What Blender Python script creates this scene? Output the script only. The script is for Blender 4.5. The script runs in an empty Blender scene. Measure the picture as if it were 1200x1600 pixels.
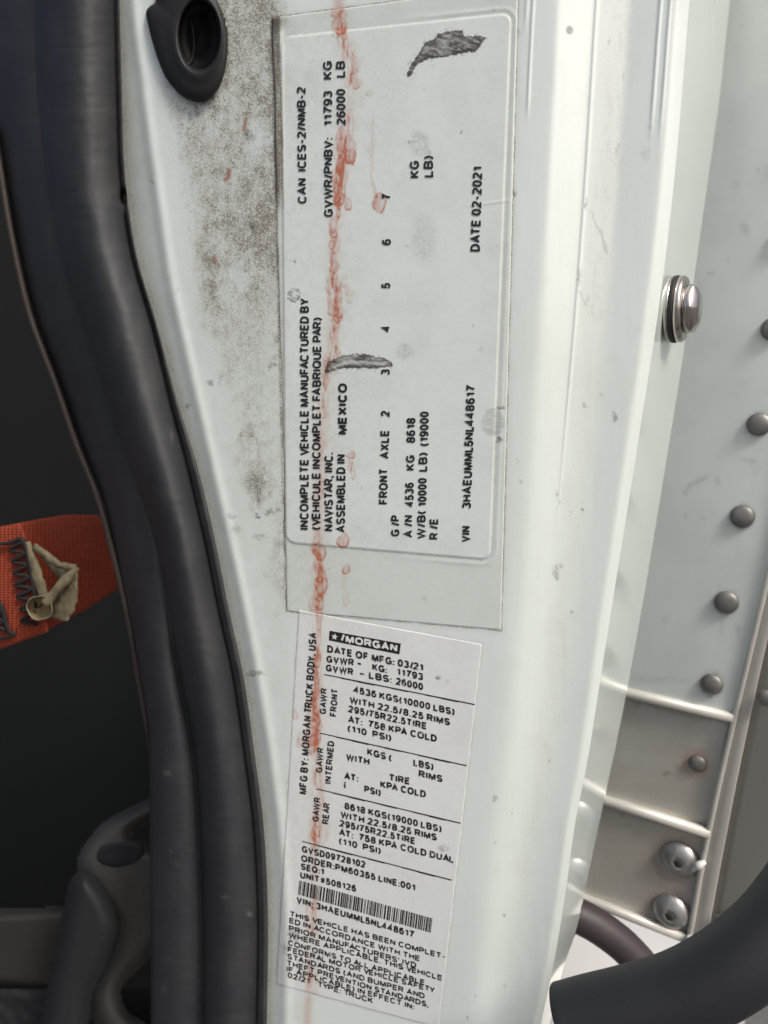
import bpy, bmesh, math, random
import numpy as np
from mathutils import Vector, Matrix

random.seed(7)
rng = np.random.default_rng(11)
S = bpy.context.scene
COL = S.collection

# ---------------------------------------------------------------- camera, sky, sun, exposure
CAM = np.array((0.0, 0.0, 1.45))
PITCH = math.radians(9.9)
F = 1202.0                                       # focal length in pixels of the 1200x1600 photograph
FW = np.array((0, math.cos(PITCH), -math.sin(PITCH)))
UP = np.array((0, math.sin(PITCH), math.cos(PITCH)))
RT = np.array((1.0, 0, 0))

cd = bpy.data.cameras.new("camera")
cam = bpy.data.objects.new("camera", cd)
COL.objects.link(cam)
cam.location = CAM
cam.rotation_euler = (math.pi / 2 - PITCH, 0, 0)
cd.sensor_fit = 'VERTICAL'
cd.sensor_height = 36.0
cd.sensor_width = 27.0
cd.lens = F / 1600 * 36.0
cd.clip_start = 0.01
cd.clip_end = 3000
cd.dof.use_dof = True
cd.dof.focus_distance = 0.36
cd.dof.aperture_fstop = 10.0
S.camera = cam

SUN_EL, SUN_AZ = math.radians(48), math.radians(136)
w = bpy.data.worlds.new("World")
S.world = w
w.use_nodes = True
nt = w.node_tree
sky = nt.nodes.new("ShaderNodeTexSky")
sky.sky_type = 'NISHITA'
sky.sun_disc = False
sky.sun_elevation = SUN_EL
sky.sun_rotation = SUN_AZ
sky.air_density = 0.7
sky.dust_density = 6.0
sky.ozone_density = 0.6
bg = nt.nodes["Background"]
nt.links.new(sky.outputs[0], bg.inputs[0])
bg.inputs[1].default_value = 0.08

ld = bpy.data.lights.new("sun", 'SUN')
ld.energy = 1.5
ld.angle = math.radians(12)
ld.color = (1.0, 0.96, 0.9)
sun = bpy.data.objects.new("sun", ld)
COL.objects.link(sun)
sd = Vector((math.sin(SUN_AZ) * math.cos(SUN_EL), math.cos(SUN_AZ) * math.cos(SUN_EL), math.sin(SUN_EL)))
sun.rotation_euler = sd.to_track_quat('Z', 'Y').to_euler()
sun.location = (1, -2, 4)

S.view_settings.view_transform = 'Standard'
S.view_settings.look = 'None'
S.view_settings.gamma = 1.0
S.view_settings.exposure = 0.77

# ---------------------------------------------------------------- geometry of the place
def ray(px, py):
    px = np.asarray(px, float)[..., None]
    py = np.asarray(py, float)[..., None]
    return FW + RT * (px - 600) / F + UP * (800 - py) / F

class Plane:
    """a vertical plane in the world, turned by yaw about Z, through one point"""
    def __init__(self, yaw, p0):
        a = math.radians(yaw)
        self.h = np.array((math.cos(a), -math.sin(a), 0))
        self.n = np.array((-math.sin(a), -math.cos(a), 0))     # towards the camera
        self.p0 = np.asarray(p0, float)
    def at(self, px, py, off=0.0):
        r = ray(px, py)
        off = np.asarray(off, float)
        t = ((self.p0 - CAM) @ self.n + off) / (r @ self.n)
        return CAM + r * t[..., None]

def depth_pt(px, py, d):
    return CAM + ray(px, py) * np.asarray(d, float)[..., None]

JAMB = Plane(14.2, depth_pt(620, 700, 0.36))
WALL = Plane(30.6, depth_pt(1000, 1050, 0.50))

def curve(pts):
    """smooth interpolation x(y) through a few points"""
    ys = np.array([p[1] for p in pts], float)
    xs = np.array([p[0] for p in pts], float)
    m = np.gradient(xs, ys)
    def f(y):
        y = np.asarray(y, float)
        i = np.clip(np.searchsorted(ys, y) - 1, 0, len(ys) - 2)
        h = ys[i + 1] - ys[i]
        t = (y - ys[i]) / h
        tc = np.clip(t, 0, 1)
        v = ((2 * tc**3 - 3 * tc**2 + 1) * xs[i] + (tc**3 - 2 * tc**2 + tc) * h * m[i]
             + (-2 * tc**3 + 3 * tc**2) * xs[i + 1] + (tc**3 - tc**2) * h * m[i + 1])
        return v + np.where(t < 0, t * h * m[0], 0) + np.where(t > 1, (t - 1) * h * m[-1], 0)
    return f

def sm(a, b, x):
    t = np.clip((x - a) / (b - a), 0, 1)
    return t * t * (3 - 2 * t)

# ---------------------------------------------------------------- noise
_LAT = rng.random((8, 256, 256))
def vn(x, y, seed=0):
    x = np.asarray(x, float); y = np.asarray(y, float)
    xi = np.floor(x).astype(int); yi = np.floor(y).astype(int)
    fx = x - xi; fy = y - yi
    fx = fx * fx * (3 - 2 * fx); fy = fy * fy * (3 - 2 * fy)
    L = _LAT[seed % 8]
    a = L[xi & 255, yi & 255]; b = L[(xi + 1) & 255, yi & 255]
    c = L[xi & 255, (yi + 1) & 255]; d = L[(xi + 1) & 255, (yi + 1) & 255]
    return (a * (1 - fx) + b * fx) * (1 - fy) + (c * (1 - fx) + d * fx) * fy
def fbm(x, y, seed=0, o=4):
    s = 0; a = 1; t = 0
    for k in range(o):
        s = s + a * vn(x * 2**k + 17.3 * k, y * 2**k + 5.1 * k, seed + k); t += a; a *= 0.55
    return s / t

# ---------------------------------------------------------------- materials
def mat(name, base, rough=0.5, metal=0.0, coat=0.0, coat_rough=0.03, bump=0.0, bscale=300.0, var=0.0,
        vscale=30.0, stretch=(1, 1, 1), spec=0.5, rough_var=0.0):
    m = bpy.data.materials.new(name)
    m.use_nodes = True
    n = m.node_tree.nodes; l = m.node_tree.links
    b = n["Principled BSDF"]
    b.inputs["Base Color"].default_value = (*base, 1)
    b.inputs["Roughness"].default_value = rough
    b.inputs["Metallic"].default_value = metal
    b.inputs["Coat Weight"].default_value = coat
    b.inputs["Coat Roughness"].default_value = coat_rough
    b.inputs["Specular IOR Level"].default_value = spec
    tc = n.new("ShaderNodeTexCoord")
    mp = n.new("ShaderNodeMapping")
    mp.inputs["Scale"].default_value = stretch
    l.new(tc.outputs["Object"], mp.inputs[0])
    if bump:
        nz = n.new("ShaderNodeTexNoise"); nz.inputs["Scale"].default_value = bscale
        nz.inputs["Detail"].default_value = 4
        l.new(mp.outputs[0], nz.inputs[0])
        bp = n.new("ShaderNodeBump"); bp.inputs["Strength"].default_value = bump
        bp.inputs["Distance"].default_value = 0.0005
        l.new(nz.outputs[0], bp.inputs["Height"]); l.new(bp.outputs[0], b.inputs["Normal"])
    if var or rough_var:
        nz2 = n.new("ShaderNodeTexNoise"); nz2.inputs["Scale"].default_value = vscale
        nz2.inputs["Detail"].default_value = 6
        l.new(mp.outputs[0], nz2.inputs[0])
        if var:
            mx = n.new("ShaderNodeMix"); mx.data_type = 'RGBA'
            mx.inputs["A"].default_value = (*[c * (1 - var) for c in base], 1)
            mx.inputs["B"].default_value = (*[min(1, c * (1 + var)) for c in base], 1)
            l.new(nz2.outputs[0], mx.inputs["Factor"]); l.new(mx.outputs["Result"], b.inputs["Base Color"])
        if rough_var:
            mr = n.new("ShaderNodeMapRange")
            mr.inputs["To Min"].default_value = max(0, rough - rough_var)
            mr.inputs["To Max"].default_value = min(1, rough + rough_var)
            l.new(nz2.outputs[0], mr.inputs["Value"]); l.new(mr.outputs[0], b.inputs["Roughness"])
    return m

def marked_mat(name, base, tone, rough, coat, speck=0.5, coat_rough=0.04, spec=0.5, metal=0.0):
    """painted or printed surface whose dirt (R), red stain (G) and scuffs (B) come from its 'marks' attribute"""
    m = bpy.data.materials.new(name)
    m.use_nodes = True
    n = m.node_tree.nodes; l = m.node_tree.links
    b = n["Principled BSDF"]
    at = n.new("ShaderNodeAttribute"); at.attribute_name = "marks"
    sp = n.new("ShaderNodeSeparateColor"); l.new(at.outputs["Color"], sp.inputs[0])
    tc = n.new("ShaderNodeTexCoord")
    nz = n.new("ShaderNodeTexNoise"); nz.inputs["Scale"].default_value = 1500; nz.inputs["Detail"].default_value = 3
    l.new(tc.outputs["Object"], nz.inputs[0])
    mr = n.new("ShaderNodeMapRange"); mr.inputs["From Min"].default_value = 0.35; mr.inputs["From Max"].default_value = 0.65
    mr.inputs["To Min"].default_value = 1 - speck; mr.inputs["To Max"].default_value = 1 + speck
    l.new(nz.outputs[0], mr.inputs["Value"])
    def mul(a, bb):
        k = n.new("ShaderNodeMath"); k.operation = 'MULTIPLY'; k.use_clamp = True
        l.new(a, k.inputs[0]); l.new(bb, k.inputs[1]); return k.outputs[0]
    def mix(fac, a, bcol):
        k = n.new("ShaderNodeMix"); k.data_type = 'RGBA'
        l.new(fac, k.inputs["Factor"])
        if isinstance(a, tuple): k.inputs["A"].default_value = (*a, 1)
        else: l.new(a, k.inputs["A"])
        k.inputs["B"].default_value = (*bcol, 1)
        return k.outputs["Result"]
    c = mix(at.outputs["Alpha"], base, tone)
    c = mix(mul(sp.outputs["Red"], mr.outputs[0]), c, (0.21, 0.195, 0.16))
    c = mix(sp.outputs["Green"], c, (0.41, 0.108, 0.038))
    c = mix(sp.outputs["Blue"], c, (0.05, 0.043, 0.037))
    l.new(c, b.inputs["Base Color"])
    rr = n.new("ShaderNodeMath"); rr.operation = 'MULTIPLY_ADD'
    l.new(sp.outputs["Red"], rr.inputs[0]); rr.inputs[1].default_value = 0.5; rr.inputs[2].default_value = rough
    l.new(rr.outputs[0], b.inputs["Roughness"])
    b.inputs["Metallic"].default_value = metal
    b.inputs["Coat IOR"].default_value = 1.7
    mxx = n.new("ShaderNodeMath"); mxx.operation = 'MAXIMUM'
    l.new(sp.outputs["Red"], mxx.inputs[0]); l.new(sp.outputs["Blue"], mxx.inputs[1])
    cw = n.new("ShaderNodeMath"); cw.operation = 'MULTIPLY_ADD'; cw.use_clamp = True
    l.new(mxx.outputs[0], cw.inputs[0]); cw.inputs[1].default_value = -1.6 * coat; cw.inputs[2].default_value = coat
    l.new(cw.outputs[0], b.inputs["Coat Weight"])
    b.inputs["Coat Roughness"].default_value = coat_rough
    b.inputs["Specular IOR Level"].default_value = spec
    nz2 = n.new("ShaderNodeTexNoise"); nz2.inputs["Scale"].default_value = 260; nz2.inputs["Detail"].default_value = 3
    l.new(tc.outputs["Object"], nz2.inputs[0])
    bp = n.new("ShaderNodeBump"); bp.inputs["Strength"].default_value = 0.06; bp.inputs["Distance"].default_value = 0.0004
    l.new(nz2.outputs[0], bp.inputs["Height"]); l.new(bp.outputs[0], b.inputs["Normal"])
    return m

M = {}
M['paint'] = marked_mat('white_paint', (0.69, 0.762, 0.728), (0.69, 0.75, 0.715), 0.22, 1.0)
M['film'] = marked_mat('label_film', (0.63, 0.695, 0.66), (0.70, 0.765, 0.74), 0.26, 0.5)
M['paper'] = marked_mat('label_paper', (0.71, 0.755, 0.74), (0.71, 0.755, 0.74), 0.38, 0.12)
M['skin'] = mat('white_skin_paint', (0.67, 0.75, 0.715), 0.12, coat=1.0, coat_rough=0.02, var=0.02)
M['wall'] = marked_mat('white_wall_paint', (0.68, 0.74, 0.71), (0.64, 0.70, 0.675), 0.38, 0.3)
M['rubber'] = marked_mat('black_rubber', (0.0175, 0.0195, 0.0235), (0.023, 0.0255, 0.030), 0.56, 0.0)
M['gasket'] = mat('gasket_rubber', (0.013, 0.0135, 0.0145), 0.55, bump=0.25, bscale=700, var=0.4, spec=0.4, rough_var=.1)
M['handle'] = mat('handle_rubber', (0.011, 0.0125, 0.016), 0.6, bump=0.25, bscale=1800, var=0.25, vscale=15)
M['lip'] = mat('brown_trim', (0.055, 0.042, 0.035), 0.7, bump=0.4, bscale=900, var=0.3)
M['ink'] = mat('black_ink', (0.012, 0.012, 0.013), 0.5, var=0.4, vscale=400)
M['worn_ink'] = mat('worn_print', (0.014, 0.014, 0.015), 0.55)
def _wear(m, size, lo, hi, col):
    n = m.node_tree.nodes; l = m.node_tree.links; b = n["Principled BSDF"]
    tc = n.new("ShaderNodeTexCoord"); nz = n.new("ShaderNodeTexNoise"); nz.inputs["Scale"].default_value = size; nz.inputs["Detail"].default_value = 4
    l.new(tc.outputs["Object"], nz.inputs[0])
    mr = n.new("ShaderNodeMapRange"); mr.inputs["From Min"].default_value = lo; mr.inputs["From Max"].default_value = hi
    l.new(nz.outputs[0], mr.inputs["Value"])
    mx = n.new("ShaderNodeMix"); mx.data_type = 'RGBA'; mx.inputs["A"].default_value = b.inputs["Base Color"].default_value; mx.inputs["B"].default_value = (*col, 1)
    l.new(mr.outputs[0], mx.inputs["Factor"]); l.new(mx.outputs["Result"], b.inputs["Base Color"])
_wear(M['worn_ink'], 800, .60, .76, (0.55, 0.55, 0.54))
M['white_ink'] = mat('bare_label', (0.70, 0.70, 0.69), 0.45)
M['rail'] = marked_mat('grimy_rail', (0.60, 0.60, 0.555), (0.55, 0.54, 0.48), 0.42, 0.0, metal=0.3)
M['blob'] = mat('white_sealant', (0.7, 0.72, 0.7), 0.4, var=.05)
M['side'] = mat('taupe_rail', (0.25, 0.245, 0.22), 0.55, metal=0.3, var=0.12, vscale=12)
M['aluminium'] = mat('mill_aluminium', (0.40, 0.385, 0.345), 0.42, metal=0.75, var=0.18, vscale=14, bump=0.15, bscale=200, stretch=(1, 1, 0.25), rough_var=0.1)
M['post'] = mat('post_aluminium', (0.46, 0.45, 0.42), 0.5, metal=0.3, var=0.12, vscale=20, bump=0.1, bscale=200)
M['rib'] = mat('rib_aluminium', (0.62, 0.61, 0.56), 0.42, metal=0.3, var=0.14, vscale=40, bump=.1, bscale=200)
M['rivet'] = mat('dull_rivet', (0.22, 0.215, 0.205), 0.5, metal=0.6, var=0.55, vscale=140, bump=0.2, bscale=700)
M['steel'] = mat('stainless_steel', (0.52, 0.49, 0.46), 0.24, metal=1.0, var=0.18, vscale=160, bump=0.12, bscale=500, rough_var=0.1)
M['screw'] = mat('galvanised_screw', (0.46, 0.455, 0.44), 0.36, metal=0.8, var=0.3, vscale=150, bump=.15, bscale=600)
M['recess'] = mat('dark_recess', (0.05, 0.047, 0.04), 0.7, metal=0.2)
M['rust'] = mat('rust_ring', (0.30, 0.22, 0.12), 0.7, var=0.3, vscale=200)
M['hose'] = mat('purple_hose', (0.038, 0.030, 0.032), 0.5, var=0.5, vscale=50, bump=0.3, bscale=300)
M['tank'] = mat('bright_tank', (0.72, 0.71, 0.68), 0.38, metal=0.25, var=0.06, vscale=6, coat=0.3)
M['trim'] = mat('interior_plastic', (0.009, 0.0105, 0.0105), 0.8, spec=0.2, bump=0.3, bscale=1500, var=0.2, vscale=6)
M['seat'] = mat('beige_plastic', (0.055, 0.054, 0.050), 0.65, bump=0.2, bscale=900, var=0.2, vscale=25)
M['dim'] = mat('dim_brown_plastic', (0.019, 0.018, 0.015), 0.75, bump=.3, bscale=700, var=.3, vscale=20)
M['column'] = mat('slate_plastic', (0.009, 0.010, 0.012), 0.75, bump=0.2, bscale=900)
M['tag'] = mat('cream_tag', (0.19, 0.16, 0.095), 0.8, var=0.85, vscale=180, bump=0.4, bscale=500)
M['thread'] = mat('black_thread', (0.012, 0.01, 0.01), 0.8)
M['asphalt'] = mat('asphalt', (0.11, 0.108, 0.105), 0.9, var=0.35, vscale=60, bump=1.0, bscale=90)

def strap_mat():
    m = mat('red_webbing', (0.27, 0.038, 0.011), 0.75, var=0.25, vscale=90)
    n = m.node_tree.nodes; l = m.node_tree.links; b = n["Principled BSDF"]
    uv = n.new("ShaderNodeUVMap"); uv.uv_map = "UVMap"
    h = []
    for d in ('X', 'Y'):
        wv = n.new("ShaderNodeTexWave"); wv.bands_direction = d
        wv.inputs["Scale"].default_value = 3.0 if d == 'X' else 4.6
        wv.inputs["Distortion"].default_value = 1.2; wv.inputs["Detail"].default_value = 2
        l.new(uv.outputs[0], wv.inputs[0]); h.append(wv.outputs["Fac"])
    mx = n.new("ShaderNodeMath"); mx.operation = 'MULTIPLY'
    l.new(h[0], mx.inputs[0]); l.new(h[1], mx.inputs[1])
    bp = n.new("ShaderNodeBump"); bp.inputs["Strength"].default_value = 0.9; bp.inputs["Distance"].default_value = 0.0008
    l.new(mx.outputs[0], bp.inputs["Height"]); l.new(bp.outputs[0], b.inputs["Normal"])
    return m
M['strap'] = strap_mat()

# ---------------------------------------------------------------- building helpers
def put(name, me, m=None, parent=None):
    o = bpy.data.objects.new(name, me)
    COL.objects.link(o)
    if m is not None: me.materials.append(m)
    if parent is not None: o.parent = parent
    return o

def tag(o, label, cat, group=None, kind=None):
    o['label'] = label; o['category'] = cat
    if group: o['group'] = group
    if kind: o['kind'] = kind
    return o

def empty(name, loc):
    o = bpy.data.objects.new(name, None)
    o.location = Vector(loc); COL.objects.link(o)
    o.empty_display_size = 0.02
    return o

def child(name, me, m, parent):
    """a part, its mesh given in world coordinates"""
    o = put(name, me, m, parent)
    o.matrix_parent_inverse = Matrix.Translation(parent.location).inverted() if parent.parent is None else \
        Matrix.Translation(parent.parent.location if parent.type == 'MESH' else parent.location).inverted()
    return o

def quads(name, V, Fq, marks=None, uv=None, smooth=True):
    me = bpy.data.meshes.new(name)
    V = np.asarray(V, np.float32).reshape(-1, 3); Fq = np.asarray(Fq, np.int32).reshape(-1, 4)
    me.vertices.add(len(V)); me.vertices.foreach_set("co", V.ravel())
    me.loops.add(Fq.size); me.loops.foreach_set("vertex_index", Fq.ravel())
    me.polygons.add(len(Fq))
    me.polygons.foreach_set("loop_start", np.arange(0, Fq.size, 4, dtype=np.int32))
    me.polygons.foreach_set("loop_total", np.full(len(Fq), 4, np.int32))
    me.polygons.foreach_set("use_smooth", np.full(len(Fq), smooth))
    if marks is not None:
        a = me.attributes.new("marks", 'FLOAT_COLOR', 'POINT')
        a.data.foreach_set("color", np.asarray(marks, np.float32).ravel())
    if uv is not None:
        u = me.uv_layers.new(name="UVMap")
        u.data.foreach_set("uv", np.asarray(uv, np.float32).reshape(-1, 2)[Fq.ravel()].ravel())
    me.update(calc_edges=True); me.validate()
    return me

def grid_faces(n, m, keep=None, flip=False, wrap=False):
    i, j = np.meshgrid(np.arange(n - 1), np.arange(m if wrap else m - 1), indexing='ij')
    j2 = (j + 1) % m
    a = i * m + j; b = i * m + j2; c = (i + 1) * m + j2; d = (i + 1) * m + j
    f = np.stack((a, d, c, b) if not flip else (a, b, c, d), -1)
    if keep is not None: f = f[keep]
    return f.reshape(-1, 4)

def grid(name, V, marks=None, keep=None, uv=None, flip=False):
    n, m = V.shape[:2]
    return quads(name, V, grid_faces(n, m, keep, flip), marks, uv)

def tube_mesh(name, path, rad, res=20, cap=True, sub=6, round_end=0.0):
    P = np.asarray(path, float); k = len(P)
    rad = np.broadcast_to(np.asarray(rad, float), (k,)).copy()
    # catmull-rom
    if k > 2 and sub > 1:
        E = np.vstack((2 * P[0] - P[1], P, 2 * P[-1] - P[-2])); R = np.concatenate(([rad[0]], rad, [rad[-1]]))
        out = []; ro = []
        for i in range(1, k):
            for t in np.linspace(0, 1, sub, endpoint=(i == k - 1)):
                a, b, c, d = E[i - 1], E[i], E[i + 1], E[i + 2]
                out.append(0.5 * (2 * b + (c - a) * t + (2 * a - 5 * b + 4 * c - d) * t * t + (3 * b - a - 3 * c + d) * t**3))
                ro.append(R[i] * (1 - t) + R[i + 1] * t)
        P = np.array(out); rad = np.array(ro)
    if round_end:
        t0 = P[0] - P[1]; t0 /= np.linalg.norm(t0)
        t1 = P[-1] - P[-2]; t1 /= np.linalg.norm(t1)
        a = np.array((0.0, 0.35, 0.7, 1.0)); 
        fr = 1 - (1 - np.sqrt(1 - a**2)) * round_end
        pre = [P[0] + t0 * rad[0] * round_end * q for q in a[:0:-1]]
        post = [P[-1] + t1 * rad[-1] * round_end * q for q in a[1:]]
        P = np.vstack((pre, P, post)); rad = np.concatenate((rad[0] * fr[:0:-1], rad, rad[-1] * fr[1:]))
    T = np.gradient(P, axis=0); T /= np.linalg.norm(T, axis=1)[:, None]
    ref = np.array((0.13, 0.2, 0.97)); V = []
    u = np.cross(T[0], ref); u /= np.linalg.norm(u)
    ang = np.linspace(0, 2 * np.pi, res, endpoint=False)
    for p, t, r in zip(P, T, rad):
        u = u - t * (u @ t); u /= np.linalg.norm(u); v = np.cross(t, u)
        V.append(p + r * (np.cos(ang)[:, None] * u + np.sin(ang)[:, None] * v))
    V = np.array(V); n = len(V)
    fs = [tuple(f) for f in grid_faces(n, res, wrap=True)]
    vs = V.reshape(-1, 3).tolist()
    if cap:
        fs.append(tuple(range(res))); fs.append(tuple((n - 1) * res + q for q in range(res))[::-1])
    me = bpy.data.meshes.new(name); me.from_pydata(vs, [], fs)
    me.polygons.foreach_set("use_smooth", [len(f) == 4 for f in fs])
    me.update()
    bm = bmesh.new(); bm.from_mesh(me); bmesh.ops.recalc_face_normals(bm, faces=bm.faces); bm.to_mesh(me); bm.free()
    return me

def frame_of(axis):
    a = np.asarray(axis, float); a = a / np.linalg.norm(a)
    u = np.cross((0, 0, 1), a); u /= np.linalg.norm(u)
    return u, np.cross(a, u), a

def lathe_mesh(name, prof, origin, axis, res=32, lobes=None, smooth=True, facet=None):
    """prof: (radius, height) list along axis; lobes = (first profile index, count, depth) makes a lobed ring"""
    u, v, a = frame_of(axis); V = []
    ang = np.linspace(0, 2 * np.pi, res, endpoint=False) + 0.2
    for k, (r, h) in enumerate(prof):
        rr = np.full(res, r)
        if lobes and k >= lobes[0]: rr = r * (1 + lobes[2] * np.cos(lobes[1] * ang))
        if facet and facet[0] <= k <= facet[1]:
            q = (ang % (np.pi / 3)) - np.pi / 6
            rr = np.minimum(r * 1.06, r * 0.93 / np.cos(q))
        V.append(np.asarray(origin) + (np.cos(ang) * rr)[:, None] * u + (np.sin(ang) * rr)[:, None] * v + a * h)
    V = np.array(V); n = len(V)
    fs = [tuple(f) for f in grid_faces(n, res, wrap=True)]
    fs.append(tuple(range(res))); fs.append(tuple((n - 1) * res + q for q in range(res)))
    me = bpy.data.meshes.new(name); me.from_pydata(V.reshape(-1, 3).tolist(), [], fs)
    me.polygons.foreach_set("use_smooth", [smooth and len(f) == 4 for f in fs])
    bm = bmesh.new(); bm.from_mesh(me); bmesh.ops.recalc_face_normals(bm, faces=bm.faces); bm.to_mesh(me); bm.free()
    me.update()
    return me

def slab_mesh(name, poly, plane, off, thick, bevel=0.0, sub=1):
    """a plate with the outline poly (pixels on the plane), its face off in front of the plane"""
    bm = bmesh.new()
    top = [bm.verts.new(plane.at(x, y, off)) for x, y in poly]
    bot = [bm.verts.new(Vector(t.co) - Vector(plane.n * thick)) for t in top]
    n = len(poly)
    bm.faces.new(top); bm.faces.new(bot[::-1])
    for i in range(n): bm.faces.new((top[i], top[(i + 1) % n], bot[(i + 1) % n], bot[i]))
    bmesh.ops.recalc_face_normals(bm, faces=bm.faces)
    if bevel:
        tset = set(top)
        ed = [e for e in bm.edges if e.verts[0] in tset and e.verts[1] in tset]
        bmesh.ops.bevel(bm, geom=ed, offset=bevel, segments=3, profile=0.5, affect='EDGES')
    me = bpy.data.meshes.new(name); bm.to_mesh(me); bm.free()
    return me

def inside(poly, X, Y):
    r = np.zeros(X.shape, bool); n = len(poly)
    for i in range(n):
        (x1, y1), (x2, y2) = poly[i], poly[(i + 1) % n]
        if y1 == y2: continue
        c = ((y1 > Y) != (y2 > Y)) & (X < (x2 - x1) * (Y - y1) / (y2 - y1) + x1)
        r ^= c
    return r

def seg_dist(pts, X, Y, closed=False):
    d = np.full(X.shape, 1e9); n = len(pts)
    for i in range(n if closed else n - 1):
        (x1, y1), (x2, y2) = pts[i], pts[(i + 1) % n]
        vx, vy = x2 - x1, y2 - y1; L = vx * vx + vy * vy + 1e-9
        t = np.clip(((X - x1) * vx + (Y - y1) * vy) / L, 0, 1)
        d = np.minimum(d, np.hypot(X - x1 - t * vx, Y - y1 - t * vy))
    return d

def smooth_poly(pts, k=6):
    P = np.array(pts, float); n = len(P); out = []
    for i in range(n):
        a, b, c, d = P[i - 1], P[i], P[(i + 1) % n], P[(i + 2) % n]
        for t in np.linspace(0, 1, k, endpoint=False):
            out.append(0.5 * (2 * b + (c - a) * t + (2 * a - 5 * b + 4 * c - d) * t * t + (3 * b - a - 3 * c + d) * t**3))
    return [tuple(p) for p in out]

def bil(q, u, v):
    q = np.array(q, float)
    return ((1 - u) * (1 - v))[..., None] * q[0] + (u * (1 - v))[..., None] * q[1] + (u * v)[..., None] * q[2] + ((1 - u) * v)[..., None] * q[3]

# ---------------------------------------------------------------- wear: dirt, red runs, scuffs, a lifted edge's shadow (per vertex, drawn as marks of their own)
SEAL_R = curve([(187, -60), (187, 0), (190, 120), (198, 300), (214, 400), (243, 500), (275, 620), (310, 735), (335, 840), (357, 950), (379, 1050), (398, 1180), (411, 1280), (418, 1400), (417, 1600), (415, 1700)])
RIDGE = curve([(207, -60), (208, 0), (222, 120), (236, 230), (252, 340), (265, 430), (290, 545), (312, 640), (342, 770), (365, 870), (388, 980), (410, 1100), (428, 1220), (440, 1320), (446, 1420), (446, 1600), (444, 1700)])
ROUND0 = curve([(830, -60), (826, 0), (812, 300), (800, 600), (787, 900), (770, 1150), (740, 1400), (715, 1600), (702, 1700)])
EDGE = curve([(1084, -60), (1078, 0), (1066, 150), (1052, 300), (1038, 420), (1021, 540), (1003, 655), (984, 775), (963, 905), (940, 1050), (917, 1195), (900, 1280), (883, 1400), (864, 1512), (845, 1600), (824, 1700)])
FAR = curve([(1152, -60), (1143, 0), (1126, 150), (1102, 320), (1068, 560), (1040, 735), (1012, 905), (984, 1062), (956, 1200), (942, 1264), (913, 1400), (899, 1460), (882, 1510), (860, 1595), (832, 1700)])

FILM = [(424, 28), (810, -24), (783, 985), (447, 955)]
LABEL = [(439, 58), (799, 20), (766, 875), (446, 848)]
PAPER = [(466, 953), (754, 1006), (686, 1607), (431, 1538)]

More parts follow.
